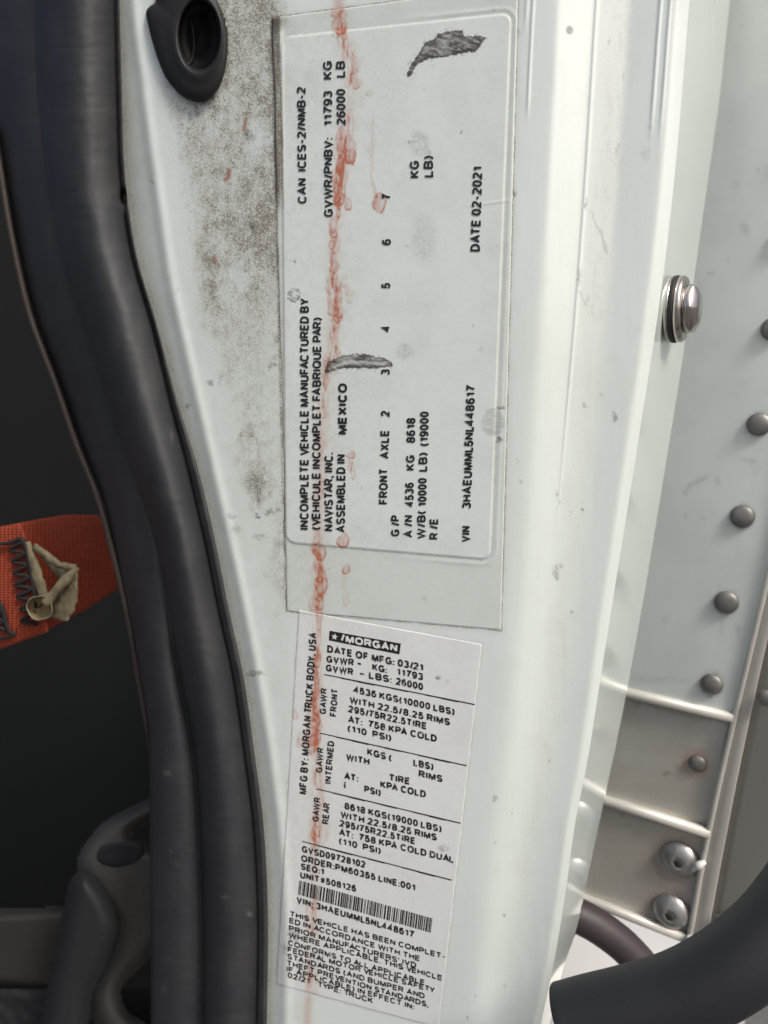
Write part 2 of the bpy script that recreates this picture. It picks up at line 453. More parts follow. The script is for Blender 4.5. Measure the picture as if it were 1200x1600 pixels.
def blob_marks(X, Y):
    """rust-red runs: rings, fills and short dribbles"""
    G = np.zeros(X.shape)
    wx = X + 4.5 * (fbm(X / 15, Y / 20, 3, 3) - 0.5) * 2
    wy = Y + 7 * (fbm(X / 15 + 9, Y / 20, 4, 3) - 0.5) * 2
    r = random.Random(5)
    rings = []
    def run(x0, y0, x1, y1, n, wd, s, ry=14):
        for k in range(n):
            t = (k + r.random()) / n
            rings.append((x0 + (x1 - x0) * t + r.uniform(-wd, wd) * .5, y0 + (y1 - y0) * t, r.uniform(.35, 1) * wd, r.uniform(.5, 1.3) * ry, s * r.uniform(.5, 1)))
    run(527, -20, 533, 50, 9, 10, .65)
    run(536, 55, 552, 90, 4, 7, .35); run(552, 90, 556, 135, 5, 8, .4); run(536, 60, 540, 130, 3, 5, .3)
    run(560, 130, 584, 300, 5, 6, .12); rings += [(593, 316, 10, 17, .75), (585, 305, 3, 26, .5), (582, 230, 2.5, 60, .35), (578, 145, 9, 5, .3)]
    run(533, 205, 529, 245, 3, 9, .4, 18); rings += [(547, 245, 8, 13, .95), (546, 233, 9, 24, .5), (544, 322, 5, 10, .6), (533, 220, 8, 24, .7), (527, 290, 8, 30, .6)]
    run(530, 250, 526, 330, 9, 9, .7); run(522, 345, 520, 432, 10, 9, .65, 12); run(519, 438, 527, 500, 7, 11, .6, 16)
    run(540, 430, 546, 470, 3, 8, .3)
    run(528, 495, 524, 560, 5, 7, .55, 18); run(513, 560, 506, 600, 4, 5, .5)
    run(506, 585, 498, 840, 16, 7, .3, 20); run(546, 715, 552, 745, 3, 6, .55); rings += [(535, 845, 9, 10, .8), (548, 712, 7, 5, .6)]
    run(494, 835, 495, 865, 4, 8, .45); run(500, 862, 494, 952, 10, 9, .7, 16); rings += [(501, 906, 9, 26, .8), (499, 862, 10, 14, .7), (540, 888, 6, 9, .85), (540, 935, 5, 12, .25), (539, 910, 4, 18, .2)]
    run(498, 955, 497, 1015, 6, 5, .5); run(497, 1015, 492, 1100, 12, 7, .85, 16); run(494, 1095, 490, 1165, 11, 10, .9, 14)
    rings += [(462, 1115, 6, 8, .6), (472, 1152, 7, 14, .4), (468, 1160, 5, 9, .4), (492, 1155, 9, 9, .9)]
    run(496, 1165, 500, 1250, 8, 8, .28, 18); run(500, 1250, 494, 1290, 3, 7, .3); run(493, 1285, 490, 1322, 6, 8, .65, 14); run(508, 1290, 508, 1315, 2, 8, .3)
    run(490, 1320, 488, 1440, 7, 6, .25, 20); run(487, 1395, 492, 1420, 3, 5, .6); run(484, 1500, 486, 1610, 9, 8, .4, 16)
    run(480, 1610, 480, 1660, 3, 8, .4)
    for (cx, cy, rx, ry, s) in rings:
        m = (np.abs(X - cx) < rx * 2 + 12) & (np.abs(Y - cy) < ry * 2 + 12)
        if not m.any(): continue
        d = np.hypot((wx[m] - cx) / rx, (wy[m] - cy) / ry)
        low = 0.6 + 0.4 * np.clip((Y[m] - cy) / ry, -1, 1)
        brk = np.clip(vn(X[m] / 6 + cx, Y[m] / 6, 5) * 2.2 - .3, 0.25, 1)
        v = s * (0.30 * (1 - sm(.7, 1.15, d)) * (.3 + 1.2 * vn(X[m] / 3, Y[m] / 16, 2)) + 1.0 * low * brk * np.exp(-((d - 0.92) / 0.13) ** 2))
        G[m] = 1 - (1 - G[m]) * (1 - np.clip(v, 0, 1))
    # faint wash round the runs
    path = [(528, -20), (535, 60), (552, 110), (535, 250), (522, 400), (524, 500), (508, 600), (498, 840), (497, 950), (493, 1150), (497, 1250), (490, 1400), (486, 1600)]
    mx = X + 16 * (fbm(X / 60, Y / 34, 6) - .5)
    d = seg_dist(path, mx, Y)
    act = np.clip(fbm(Y / 38, Y * 0 + 3, 2) * 3.4 - 1.15, 0.05, 1)
    G = 1 - (1 - G) * (1 - np.clip(act * (0.62 * np.exp(-(d / 3.2) ** 2) + 0.34 * np.exp(-((d - 7) / 2) ** 2)) * np.clip(vn(X / 3, Y / 20, 4) * 1.9 - .35, 0, 1), 0, .9))
    d = seg_dist(path, wx, wy)
    G = 1 - (1 - G) * (1 - 0.09 * np.exp(-(d / 15) ** 2) * (0.3 + fbm(X / 10, Y / 22, 1)))
    return np.clip(G * (1.5 - .3 * sm(900, 1000, Y)) * (0.55 + 0.8 * fbm(X / 4, Y / 4, 6)), 0, 0.95)

SCUFF1 = [(636, 118), (640, 103), (650, 90), (660, 72), (677, 60), (693, 50), (720, 47), (727, 55), (758, 57), (753, 68), (740, 80), (713, 85), (687, 90), (673, 92), (653, 100), (642, 118)]
SCUFF2 = [(508, 583), (510, 570), (527, 558), (553, 553), (580, 555), (607, 562), (614, 568), (610, 573), (580, 575), (560, 575), (533, 577), (517, 580)]
def scuff_marks(X, Y):
    B = np.zeros(X.shape); H = np.zeros(X.shape); T = np.zeros(X.shape)
    wx = X + 5 * (fbm(X / 9, Y / 6, 5) - 0.5); wy = Y + 6 * (fbm(X / 6, Y / 9 + 7, 6) - 0.5)
    for poly, s in ((SCUFF1, 1.12), (SCUFF2, 1.05)):
        ins = inside(smooth_poly(poly, 4), wx, wy)
        d = seg_dist(poly, wx, wy, True)
        st = fbm(X / 26 + Y / 9, Y / 4 - X / 12, 2)
        v = ins * s * (0.62 + 0.9 * (st - .4) + 0.3 * np.exp(-(d / 3) ** 2) + .25 * (vn(X / 2, Y / 2, 5) - .5))
        v *= np.clip(sm(-1, 2.5, d + 2 * vn(X / 3, Y / 3, 2)) + .2, 0, 1)
        out = (~ins) * np.exp(-(d / 5) ** 2) * np.clip(vn(X / 2.4, Y / 2.4, 6) * 3 - 1.9, 0, 1) * .7
        v = np.maximum(v, out)
        v *= 1 - .6 * (np.clip(vn(X / 11 + Y / 6, Y / 3 - X / 9, 1) * 4 - 2.9, 0, 1))
        B = np.maximum(B, np.clip(v, 0, .95)); H += ins * np.clip(d / 5, 0, 1) * (0.6 + st)
    # silver streak along the middle of the second scuff
    d = seg_dist([(525, 573), (550, 566), (580, 566), (600, 569)], wx, wy)
    B *= 1 - 0.6 * np.exp(-(d / 2.5) ** 2)
    # round scribble, thumb smudge, small specks
    q = np.hypot((wx - 459) / 11, (wy - 461) / 11)
    B = np.maximum(B, 0.75 * (q < 1.05) * np.clip(vn(X / 2.2, Y / 2.2, 1) * 1.6 - .35, 0, 1) * sm(.05, .5, q))
    q = np.hypot((wx - 770) / 20, (wy - 660) / 23)
    B = np.maximum(B, 0.34 * (1 - sm(.8, 1.05, q)) * (0.3 + 0.8 * vn(X / 9, Y / 2.5, 4)))
    for (cx, cy, rx, ry, s) in ((780, 687, 7, 6, .75), (783, 637, 7, 3, .7), (655, 225, 16, 22, .30), (668, 238, 8, 6, .35), (640, 222, 3, 3, .7), (632, 550, 15, 14, .28),
                                (662, 375, 22, 40, .20), (634, 384, 3, 2, .6), (461, 407, 2, 4, .7), (721, 206, 1.8, 4, .8), (458, 1463, 12, 13, .55), (446, 1483, 8, 10, .4),
                                (685, 1059, 5, 3, .7), (692, 1325, 10, 6, .42), (700, 1064, 4, 3, .25), (565, 762, 3, 3, .4), (664, 937, 4, 5, .2), (752, 545, 4, 5, .2), (738, 509, 2, 2, .4), (475, 230, 3, 3, .6), (520, 57, 2, 2, .7),
                                (771, 15, 1.5, 2, .8), (663, 140, 1.5, 1.5, .6), (676, 104, 3, 4, .25), (560, 825, 2, 2, .5), (514, 889, 2, 1.5, .7)):
        m = (np.abs(X - cx) < rx * 2 + 4) & (np.abs(Y - cy) < ry * 2 + 4)
        if not m.any(): continue
        d = np.hypot((wx[m] - cx) / rx, (wy[m] - cy) / ry)
        B[m] = np.maximum(B[m], s * (1 - sm(.5, 1.25, d)) * np.clip(0.25 + 1.3 * (vn(X[m] / 2.5, Y[m] / 2.5, 3) - .2), 0, 1))
    return np.clip(B, 0, 1), H

def film_marks(X, Y):
    dl = seg_dist([FILM[3], FILM[0]], X, Y)
    n1 = fbm(X / 60, Y / 60, 1); n2 = fbm(X / 9, Y / 9, 2)
    R = 0.10 * n2 + 0.22 * np.clip(n1 - .42, 0, 1) + 0.10 * (1 - sm(440, 640, X)) * n2
    R += 0.20 * np.clip(vn(X / 3, Y / 3, 5) - .62, 0, 1) * (1 - sm(520, 700, X))
    # lifted dirty edge at the left, its shadow painted in as well
    wedge = (1 - sm(11, 15, dl + 3 * (fbm(X / 8, Y / 30, 5) - .5))) * (1 - sm(300, 345, Y + 10 * vn(X / 9, Y / 9, 1)))
    R = np.maximum(R, wedge * (0.85 + 0.5 * (vn(X / 4, Y / 25, 2) - .5)))
    corner = np.exp(-np.hypot((X - 430) / 16, (Y - 34) / 14) ** 2)
    R = np.maximum(R, 0.95 * corner)
    global WEDGE
    WEDGE = np.clip(wedge * (0.30 + .5 * (vn(X / 5, Y / 40, 2) - .3)) + .5 * corner + .35 * np.exp(-(dl / 1.8) ** 2) * vn(X / 5, Y / 30, 1), 0, .8)
    R += 0.85 * np.exp(-(dl / 3) ** 2) * (0.4 + vn(X / 5, Y / 20, 7))
    return R

def panel_marks(X, Y):
    k = X - RIDGE(Y)
    left = sm(10, 75, k) * (1 - sm(420, 470, X))
    yw = 0.30 + 0.70 * (1 - sm(330, 620, Y)) 
    big = fbm(X / 55, Y / 80, 1); med = fbm(X / 14, Y / 18, 2); hf = vn(X / 2.6, Y / 2.6, 3); hf2 = vn(X / 4.3, Y / 4.3, 5)
    fine = rng.random(X.shape)
    big2 = np.clip((fbm(X / 70, Y / 110, 2) - .3) * 2.2, 0, 1)
    R = left * yw * (0.20 + 0.34 * big2 + 0.28 * np.clip((med - .35) * 2, 0, 1)) * (0.62 + 0.38 * hf + 0.55 * (fine - .3) * (0.4 + hf2)) * (0.75 + 0.9 * np.clip(fbm(X / 7, Y / 60, 6) - .3, 0, 1))
    R += left * 0.5 * np.clip(fbm(X / 16 + Y / 60, Y / 22, 7) - .6, 0, 1) * 2
    R += left * 0.13 * (.2 + fine) * (.4 + 1.2 * np.clip(med - .2, 0, 1)) + left * .35 * np.clip(fbm(X / 6, Y / 8, 4) - .58, 0, 1) * 2
    # brown drags
    drag = np.exp(-((X - 325) / 20) ** 2) * np.exp(-((Y - 440) / 70) ** 2) + np.exp(-((X - 395) / 18) ** 2) * np.exp(-((Y - 720) / 75) ** 2) * 1.3 + np.exp(-((X - 402) / 12) ** 2) * np.exp(-((Y - 775) / 18) ** 2)
    R += 0.42 * drag * np.clip(fbm(X / 9, Y / 26, 4) * 1.7 - .45, 0, 1)
    patch = np.clip(fbm(X / 28, Y / 34, 6) - .52, 0, 1) * left
    R += 1.3 * patch * (0.3 + hf2)
    # beside the seal
    sl = X - SEAL_R(Y)
    R += 0.34 * np.exp(-(sl / 12) ** 2) * (0.3 + hf) + 0.35 * (1 - sm(40, 80, sl)) * np.clip(med - .40, 0, 1) * (.3 + fine)
    # fine all-over specks
    sp = vn(X / 3.1 + 40, Y / 3.1, 7)
    R += 0.55 * np.clip(sp - .90, 0, .1) * 10 * (0.10 + 0.5 * left)
    # dirt along the label edges
    d = np.minimum(seg_dist(FILM, X, Y, True), 99); d2 = np.minimum(seg_dist(PAPER, X, Y, True), 99)
    R += 0.75 * np.exp(-(d / 1.8) ** 2) * np.clip(0.25 + 1.1 * vn(X / 12, Y / 12, 1), 0, 1) + 0.40 * np.exp(-(d2 / 1.6) ** 2) * vn(X / 10, Y / 10, 2)
    R += 0.18 * np.exp(-(d / 7) ** 2) * fbm(X / 6, Y / 6, 3)
    # rounded edge: soft warm band along it and a few flecks
    t = (X - ROUND0(Y)) / (EDGE(Y) - ROUND0(Y))
    band = np.exp(-((t - .56) / .10) ** 2)
    R += band * 0.16 * (0.35 + fbm(X / 10, Y / 60, 2)) * (1 - .5 * sm(300, 900, Y)) 
    R += band * 0.5 * np.clip(fbm(X / 5, Y / 14, 4) - .62, 0, 1)
    R += 0.06 * (t > 0) * np.clip(fbm(X / 8, Y / 120, 7) - .4, 0, 1)
    R += (t > -.1) * (0.10 * np.clip(fbm(X / 4, Y / 130, 2) - .45, 0, 1) + 0.5 * np.clip(vn(X / 2.5, Y / 9, 4) - .93, 0, .07) * 5)
    R += (t > -.1) * 0.22 * np.clip(fbm(X / 26, Y / 40, 1) - .55, 0, 1) * (.4 + vn(X / 3, Y / 3, 6))
    R += 0.05 * left * np.clip(fbm(X / 7, Y / 90, 3) - .3, 0, 1) * 3
    B = np.zeros(X.shape)
    wx = X + 6 * (vn(X / 4, Y / 4, 1) - .5); wy = Y + 6 * (vn(X / 4, Y / 4, 2) - .5)
    for (cx, cy, rx, ry, s) in ((890, 47, 6.5, 8, .55), (386, 207, 4, 14, .75), (392, 214, 10, 5, .4), (395, 354, 5, 9, .75), (387, 348, 10, 14, .35), (291, 169, 3, 3, .9), (296, 183, 3, 7, .5),
                                (447, 216, 3, 3, .9), (406, 114, 2.5, 5, .5), (393, 122, 6, 4, .5), (401, 144, 2, 6, .5), (423, 271, 2, 2, .8), (293, 635, 5, 5, .7), (330, 598, 6, 5, .6), (402, 806, 5, 4, .85), (420, 800, 8, 6, .55), (434, 797, 8, 5, .5),
                                (403, 750, 5, 4, .5), (276, 455, 4, 4, .4), (314, 400, 1.8, 1.8, .8), (362, 806, 9, 6, .35), (368, 826, 8, 10, .3), (400, 1053, 18, 4, .55), (404, 838, 12, 5, .35),
                                (964, 235, 3, 12, .35), (973, 118, 2, 6, .4), (952, 65, 2, 7, .5), (916, 320, 2, 10, .6), (905, 435, 3, 16, .45), (940, 617, 4, 4, .55), (913, 633, 4, 6, .4), (960, 652, 5, 9, .5), (868, 895, 6, 13, .55), (875, 885, 8, 6, .35),
                                (870, 770, 3, 6, .45), (876, 785, 3, 6, .35), (893, 955, 4, 4, .45), (909, 798, 1.6, 1.6, .9), (891, 802, 1.6, 1.6, .8), (807, 720, 4, 8, .28), (813, 752, 3, 5, .3), (774, 1248, 3, 6, .45), (857, 1190, 2.4, 2, .6), (772, 1316, 2.5, 2.5, .6),
                                (788, 1430, 3, 2.5, .5), (787, 1540, 3, 4, .3), (730, 1590, 3, 6, .4), (742, 1555, 2, 3, .5), (833, 1408, 2.5, 2, .45), (801, 1273, 2, 1.5, .7), (1008, 240, 8, 12, .16), (1016, 200, 6, 3, .3), (1017, 25, 5, 2, .3), (811, 52, 3, 6, .3), (803, 303, 3, 6, .7), (802, 245, 3, 4, .7)):
        m = (np.abs(X - cx) < rx * 2 + 5) & (np.abs(Y - cy) < ry * 2 + 5)
        if not m.any(): continue
        d = np.hypot((wx[m] - cx) / rx, (wy[m] - cy) / ry)
        hard = cx == 890
        if hard: d = np.hypot((X[m] - cx) / rx, (Y[m] - cy) / ry)
        B[m] = np.maximum(B[m], s * (1 - sm(.7 if hard else .4, 1.0 if hard else 1.2, d)) * (1 if hard else np.clip(0.3 + 1.7 * (vn(X[m] / 2.6, Y[m] / 2.6, 3) - .2), 0, 1)))
    # hairline scratches
    for pts, s in (([(922, 330), (940, 365), (948, 395)], .35), ([(905, 455), (915, 475), (922, 462)], .3), ([(432, 340), (436, 350), (446, 346)], .5), ([(420, 578), (424, 568), (432, 572)], .5), ([(420, 12), (414, 30), (412, 55)], .45), ([(345, 585), (343, 600)], .4)):
        B = np.maximum(B, s * np.exp(-(seg_dist(pts, wx, wy) / 1.3) ** 2))
    G = np.zeros(X.shape)
    for pts, s, wd in (([(384, 186), (381, 203)], .75, 2.6), ([(358, 266), (357, 276), (352, 281)], .85, 2.8), ([(335, 400), (336, 410)], .7, 2.0), ([(235, 282), (240, 286)], .3, 2), ([(524, -30), (530, 10)], .45, 9), ([(482, 1560), (478, 1640)], .35, 7)):
        G = np.maximum(G, s * np.exp(-(seg_dist(pts, X, Y) / wd) ** 2))
    B = np.maximum(B, np.clip(G, 0, 1) * 0.45 * (X < 420))
    return R, G, B

# ---------------------------------------------------------------- ground
bm = bmesh.new()
for x, y in ((-800, -800), (800, -800), (800, 800), (-800, 800)): bm.verts.new((x, y, 0))
bm.faces.new(bm.verts)
gm = bpy.data.meshes.new("ground"); bm.to_mesh(gm); bm.free()
g = put("ground", gm, M['asphalt']); g['kind'] = 'structure'; g['label'] = 'grey asphalt ground under the truck'

# ---------------------------------------------------------------- the door pillar
pillar = empty("door_pillar", JAMB.at(620, 1600))
tag(pillar, 'dirty white painted truck door pillar with a rounded right edge, carrying both labels', 'door pillar')

def pillar_off(X, Y):
    k = RIDGE(Y) - X
    s = 0.00029
    o = -0.42 * s * 7 * np.log1p(np.exp(np.clip(k / 7, -30, 30)))
    o += 0.0008 * np.exp(-((k) / 9) ** 2)
    t = (X - ROUND0(Y)) / (EDGE(Y) - ROUND0(Y))
    wdt = (EDGE(Y) - ROUND0(Y)) * s
    soft = sm(250, 1000, Y)
    for a_, ds, w0, w1 in ((.0, .06, .03, .05), (.19, .46, .010, .055), (.40, -.22, .012, .05), (.63, -.30, .012, .06), (.925, .95, .012, .014)):
        w_ = w0 + (w1 - w0) * soft
        z = (t - a_) / w_
        o -= wdt * ds * w_ * np.where(z > 30, z, np.log1p(np.exp(np.clip(z, -40, 30))))
    # pressed creases
    o += 0.00050 * np.exp(-((t - .425) / .010) ** 2) * (1 - sm(500, 900, Y))
    o += 0.0004 * np.exp(-((t - .03) / .008) ** 2) * (1 - sm(150, 200, Y)) + 0.0004 * np.exp(-((t + .01) / .008) ** 2) * (1 - sm(10, 60, Y))
    o += 0.00045 * np.exp(-((t - .82) / .011) ** 2) * (1 - sm(150, 240, Y)) + 0.0004 * np.exp(-((t - .88) / .009) ** 2) * (1 - sm(150, 240, Y))
    # slight waviness of pressed sheet
    o += 0.0006 * (fbm(X / 220, Y / 300, 5, 2) - .5) * sm(0, 200, X - SEAL_R(Y))
    return o

ys = np.concatenate((np.arange(-330, -70, 8.0), np.arange(-70, 1680, 2.0), np.arange(1680, 1900, 8.0)))
tA = np.linspace(0, 1, 44); tB = np.linspace(0, 1, 260)[1:]; tC = np.linspace(0, 1, 140)[1:]
a = SEAL_R(ys) - 34; b = RIDGE(ys) + 20; c = ROUND0(ys); e = EDGE(ys)
X = np.hstack((a[:, None] + (b - a)[:, None] * tA, b[:, None] + (c - b)[:, None] * tB, c[:, None] + (e - c)[:, None] * tC))
Y = np.broadcast_to(ys[:, None], X.shape)
O = pillar_off(X, Y)
V = JAMB.at(X, Y, O)
R, G, B = panel_marks(X, Y)
# edge folds back out of sight
back = V[:, -1:, :] - JAMB.n * 0.012 - JAMB.h * 0.001
HOLE = (312, 57, 36, 60)
q = ((X - HOLE[0]) / (HOLE[2] + 6)) ** 2 + ((Y - HOLE[1]) / (HOLE[3] + 6)) ** 2
keep = (q[:-1, :-1] > 1)
V = np.concatenate((V, back), 1)
mk = np.stack((np.clip(R, 0, 1), G, np.clip(B, 0, 1), np.zeros_like(R)), -1)
mk = np.concatenate((mk, mk[:, -1:]), 1)
keep = np.concatenate((keep, np.ones((keep.shape[0], 1), bool)), 1)
child("inner_panel", grid("inner_panel", V, mk, keep), M['paint'], pillar)

# outer skin: runs back from the edge, square to the box wall
SK = np.array((math.sin(math.radians(30.6)), math.cos(math.radians(30.6)), 0))
SKN = np.array((SK[1], -SK[0], 0))
yk = np.arange(-330, 1900, 6.0)
E3 = JAMB.at(EDGE(yk), yk, pillar_off(EDGE(yk), yk)) - JAMB.n * 0.0018 - JAMB.h * 0.0006
rF = ray(FAR(yk), yk)
tF = ((E3 - CAM) @ SKN) / (rF @ SKN)
F3 = CAM + rF * tF[:, None]
ts = np.linspace(0, 1, 24)
VS = E3[:, None, :] + (F3 - E3)[:, None, :] * ts[None, :, None]
VS = np.concatenate((VS, F3[:, None] - SKN * 0.004 + SK * 0.002, F3[:, None] - SKN * 0.03 + SK * 0.002), 1)
child("outer_skin", grid("outer_skin", VS), M['skin'], pillar)
def skin_at(px, py):
    i = int(np.clip(np.searchsorted(yk, py), 0, len(yk) - 1))
    r = ray(px, py); t = ((E3[i] - CAM) @ SKN) / (r @ SKN)
    return CAM + r * t

# ---------------------------------------------------------------- bolt through the skin
c0 = skin_at(1046, 484)
pb = 0.0153
bolt = empty("bolt", c0)
tag(bolt, 'shiny steel hex bolt with washers sticking out sideways from the pillar edge', 'bolt')
def lb(name, prof, m, **k): return child(name, lathe_mesh(name, prof, c0, SKN, **k), m, bolt)
lb("backing_washer", [(pb * .2, 0.0), (pb * .98, 0.0), (pb, .0004), (pb, .0016), (pb * .97, .002), (pb * .2, .002)], M['steel'], res=64)
lb("gasket", [(pb * .2, .002), (pb * 1.0, .002), (pb * 1.01, .0026), (pb * 1.01, .0034), (pb, .004), (pb * .2, .004)], M['gasket'], res=64)
lb("washer", [(pb * .2, .004), (pb * .97, .004), (pb * .99, .0046), (pb * .99, .0062), (pb * .94, .0072), (pb * .2, .0072)], M['steel'], res=64)
hr = pb * .74
lb("hex_head", [(hr * .8, .0072), (hr * .97, .0074), (hr, .0080), (hr, .0106), (hr * .96, .0112), (hr * .66, .0133), (hr * .45, .0138), (hr * .1, .0139)], M['steel'], res=72, facet=(3, 4))

# ---------------------------------------------------------------- rubber seal round the door opening
seal = empty("door_seal", JAMB.at(330, 1600))
tag(seal, 'thick black rubber door seal curving down the left side of the pillar', 'door seal')
GROOVE = curve([(54, -60), (56, 0), (58, 110), (65, 200), (78, 300), (97, 400), (126, 500), (187, 687), (240, 837), (262, 950), (278, 1050), (300, 1165), (311, 1312), (315, 1450), (315, 1600), (314, 1700)])
SEAL_L = curve([(-42, -60), (-38, 0), (-22, 130), (0, 247), (22, 375), (52, 500), (90, 601), (124, 699), (154, 774), (177, 856), (200, 950), (218, 1050), (230, 1125), (233, 1181), (234, 1275), (235, 1450), (236, 1600), (236, 1700)])
ys = np.arange(-330, 1900, 4.0)
tl = np.linspace(0, 1, 26); tm = np.linspace(0, 1, 44)[1:]
l, g_, r_ = SEAL_L(ys), GROOVE(ys), SEAL_R(ys)
lipw = 4 + 10 * sm(500, 800, ys)
r2 = r_ - lipw
X = np.hstack((l[:, None] + (g_ - l)[:, None] * tl, g_[:, None] + (r2 - g_)[:, None] * tm, (r2 + lipw * .4)[:, None], (r2 + lipw * .9)[:, None], r_[:, None]))
Y = np.broadcast_to(ys[:, None], X.shape)
ol = -0.028 + 0.028 * np.sin(np.pi * .5 * tl) ** .8
ol2 = -0.008 + 0.015 * np.sin(np.pi * np.clip(tl * .92 + .05, 0, 1)) ** .6 + 0.004 * tl
om = 0.0002 + 0.0165 * np.sin(np.pi * np.clip(tm, 0, 1) ** .93) ** .85
om = om - 0.0025 * tm
O = np.broadcast_to(np.concatenate((ol, om, (0.0036, 0.0034, 0.0008))), X.shape).copy()
O2 = np.broadcast_to(np.concatenate((ol2, om, (0.0036, 0.0034, 0.0008))), X.shape)
O += (O2 - O) * sm(650, 1250, Y)
O += 0.0011 * (fbm(X / 40, Y / 90, 2, 3) - .5) + 0.00016 * (fbm(X / 40, Y / 5, 6, 2) - .5)
O[:, 0] = -0.02
nick = np.exp(-(np.hypot((X - 194) / 5, (Y - 308) / 9)) ** 2)
O -= 0.006 * nick
V = JAMB.at(X, Y, O)
tailr = JAMB.at(r_ - 2, ys, -0.006)[:, None]
V = np.concatenate((V, tailr), 1)
Xm = np.concatenate((X, X[:, -1:]), 1); Ym = np.concatenate((Y, Y[:, -1:]), 1)
dust = 0.10 * np.clip(fbm(Xm / 30, Ym / 60, 4) - .4, 0, 1) + 0.05 * np.clip(vn(Xm / 26, Ym / 3.0, 2) - .4, 0, 1)
dust += 0.6 * np.clip(vn(Xm / 4, Ym / 5, 5) - .95, 0, .05) * 8 * sm(700, 1200, Ym)
for cx, cy, rx, ry, s_ in ((262, 1208, 9, 6, .55), (278, 1116, 4, 3, .4), (352, 1402, 10, 4, .45), (390, 1428, 8, 5, .35), (256, 1545, 6, 8, .35), (268, 680, 5, 14, .3), (345, 955, 3, 7, .3), (240, 548, 2, 5, .35), (135, 32, 2, 2, .3), (268, 1330, 3, 3, .3), (275, 1350, 4, 3, .25), (306, 1010, 4, 1, .35)):
    dd = np.hypot((Xm - cx + 5 * (fbm(Xm / 6, Ym / 6, 1) - .5)) / rx, (Ym - cy + 5 * (fbm(Xm / 6, Ym / 6, 3) - .5)) / ry)
    dust = np.maximum(dust, s_ * (1 - sm(.3, 1.2, dd)) * vn(Xm / 4, Ym / 4, 2))
dust += 0.14 * np.exp(-((Xm - SEAL_R(Ym) + 6) / 6) ** 2) * np.clip(fbm(Xm / 5, Ym / 40, 6) * 2 - .6, 0, 1)
mkr = np.stack((np.clip(dust, 0, 1), 0 * dust, 0 * dust, fbm(Xm / 40, Ym / 25, 7)), -1)
child("rubber_bulb", grid("rubber_bulb", V, mkr), M['rubber'], seal)
yl = np.arange(200, 1190, 8.0)
w_ = 7 * (1 - sm(1090, 1190, yl)) + 1
Lx = SEAL_L(yl)
V = np.stack((JAMB.at(Lx - w_, yl, -0.024), JAMB.at(Lx - w_, yl, -0.017), JAMB.at(Lx - w_ * .5, yl, -0.0155), JAMB.at(Lx + 1, yl, -0.017), JAMB.at(Lx + 3, yl, -0.024)), 1)
child("trim_lip", grid("trim_lip", V), M['lip'], seal)

# ---------------------------------------------------------------- grommet
grom = empty("rubber_grommet", JAMB.at(310, 60))
tag(grom, 'round black rubber grommet plugged into the top of the dirty pillar', 'grommet')
outer = smooth_poly([(228, 18), (231, 38), (238, 66), (248, 97), (261, 125), (283, 149), (304, 159), (324, 157), (344, 133), (354, 98), (356, 60), (349, 26), (337, -5), (318, -35), (290, -52), (262, -48), (246, -25), (243, 2), (236, 8)], 5)
N = len(outer); oc = np.array(outer)
cx, cy = 311.0, 56.0
ang = np.arctan2((oc[:, 1] - cy) / 1.75, oc[:, 0] - cx)
def ell(rx, ry, x0=cx, y0=cy): return np.stack((x0 + rx * np.cos(ang), y0 + ry * 1.0 * np.sin(ang)), 1)
hole = ell(34, 58)
rows = [(oc, -0.0005), (oc * .985 + np.array((cx, cy)) * .015, .0024), (oc * .93 + np.array((cx, cy)) * .07, .0036), (oc * .55 + hole * .45, .0043), (oc * .25 + hole * .75, .0048),
        (ell(37, 62), .0056), (hole, .0052), (ell(32, 55.5), .0035), (ell(31, 54), -.001), (ell(29, 51), -.0055), (ell(26, 47), -.0062), (ell(19, 38), -.0064), (ell(17, 35), -.009), (ell(6, 11), -.0095), (ell(.3, .5), -.0095)]
V = np.stack([JAMB.at(p[:, 0], p[:, 1], o) for p, o in rows])
gme = quads("flange", V, grid_faces(len(rows), N, wrap=True))
bm = bmesh.new(); bm.from_mesh(gme); bmesh.ops.recalc_face_normals(bm, faces=bm.faces); bm.to_mesh(gme); bm.free()
child("flange", gme, M['gasket'], grom)
rib = [JAMB.at(x, y, o) for x, y, o in ((297, 28, -.0050), (302, 52, -.0058), (303, 75, -.0058), (299, 95, -.0052), (293, 102, -.002))]
child("inner_rib", tube_mesh("inner_rib", rib, .0007, res=8), M['gasket'], grom)

# ---------------------------------------------------------------- labels
def line_sd(p, q, X, Y):
    """signed distance, positive to the right-hand (inner) side in image coordinates for clockwise corners"""
    vx, vy = q[0] - p[0], q[1] - p[1]; L = math.hypot(vx, vy)
    return ((vx * (Y - p[1]) - vy * (X - p[0])) / L)

def rounded(q, X, Y, r):
    t = line_sd(q[0], q[1], X, Y); ri = line_sd(q[1], q[2], X, Y); b = line_sd(q[2], q[3], X, Y); l = line_sd(q[3], q[0], X, Y)
    dx = np.minimum(l, ri); dy = np.minimum(t, b)
    cor = r - np.hypot(np.maximum(r - dx, 0), np.maximum(r - dy, 0))
    return np.where((dx < r) & (dy < r), cor, np.minimum(dx, dy))

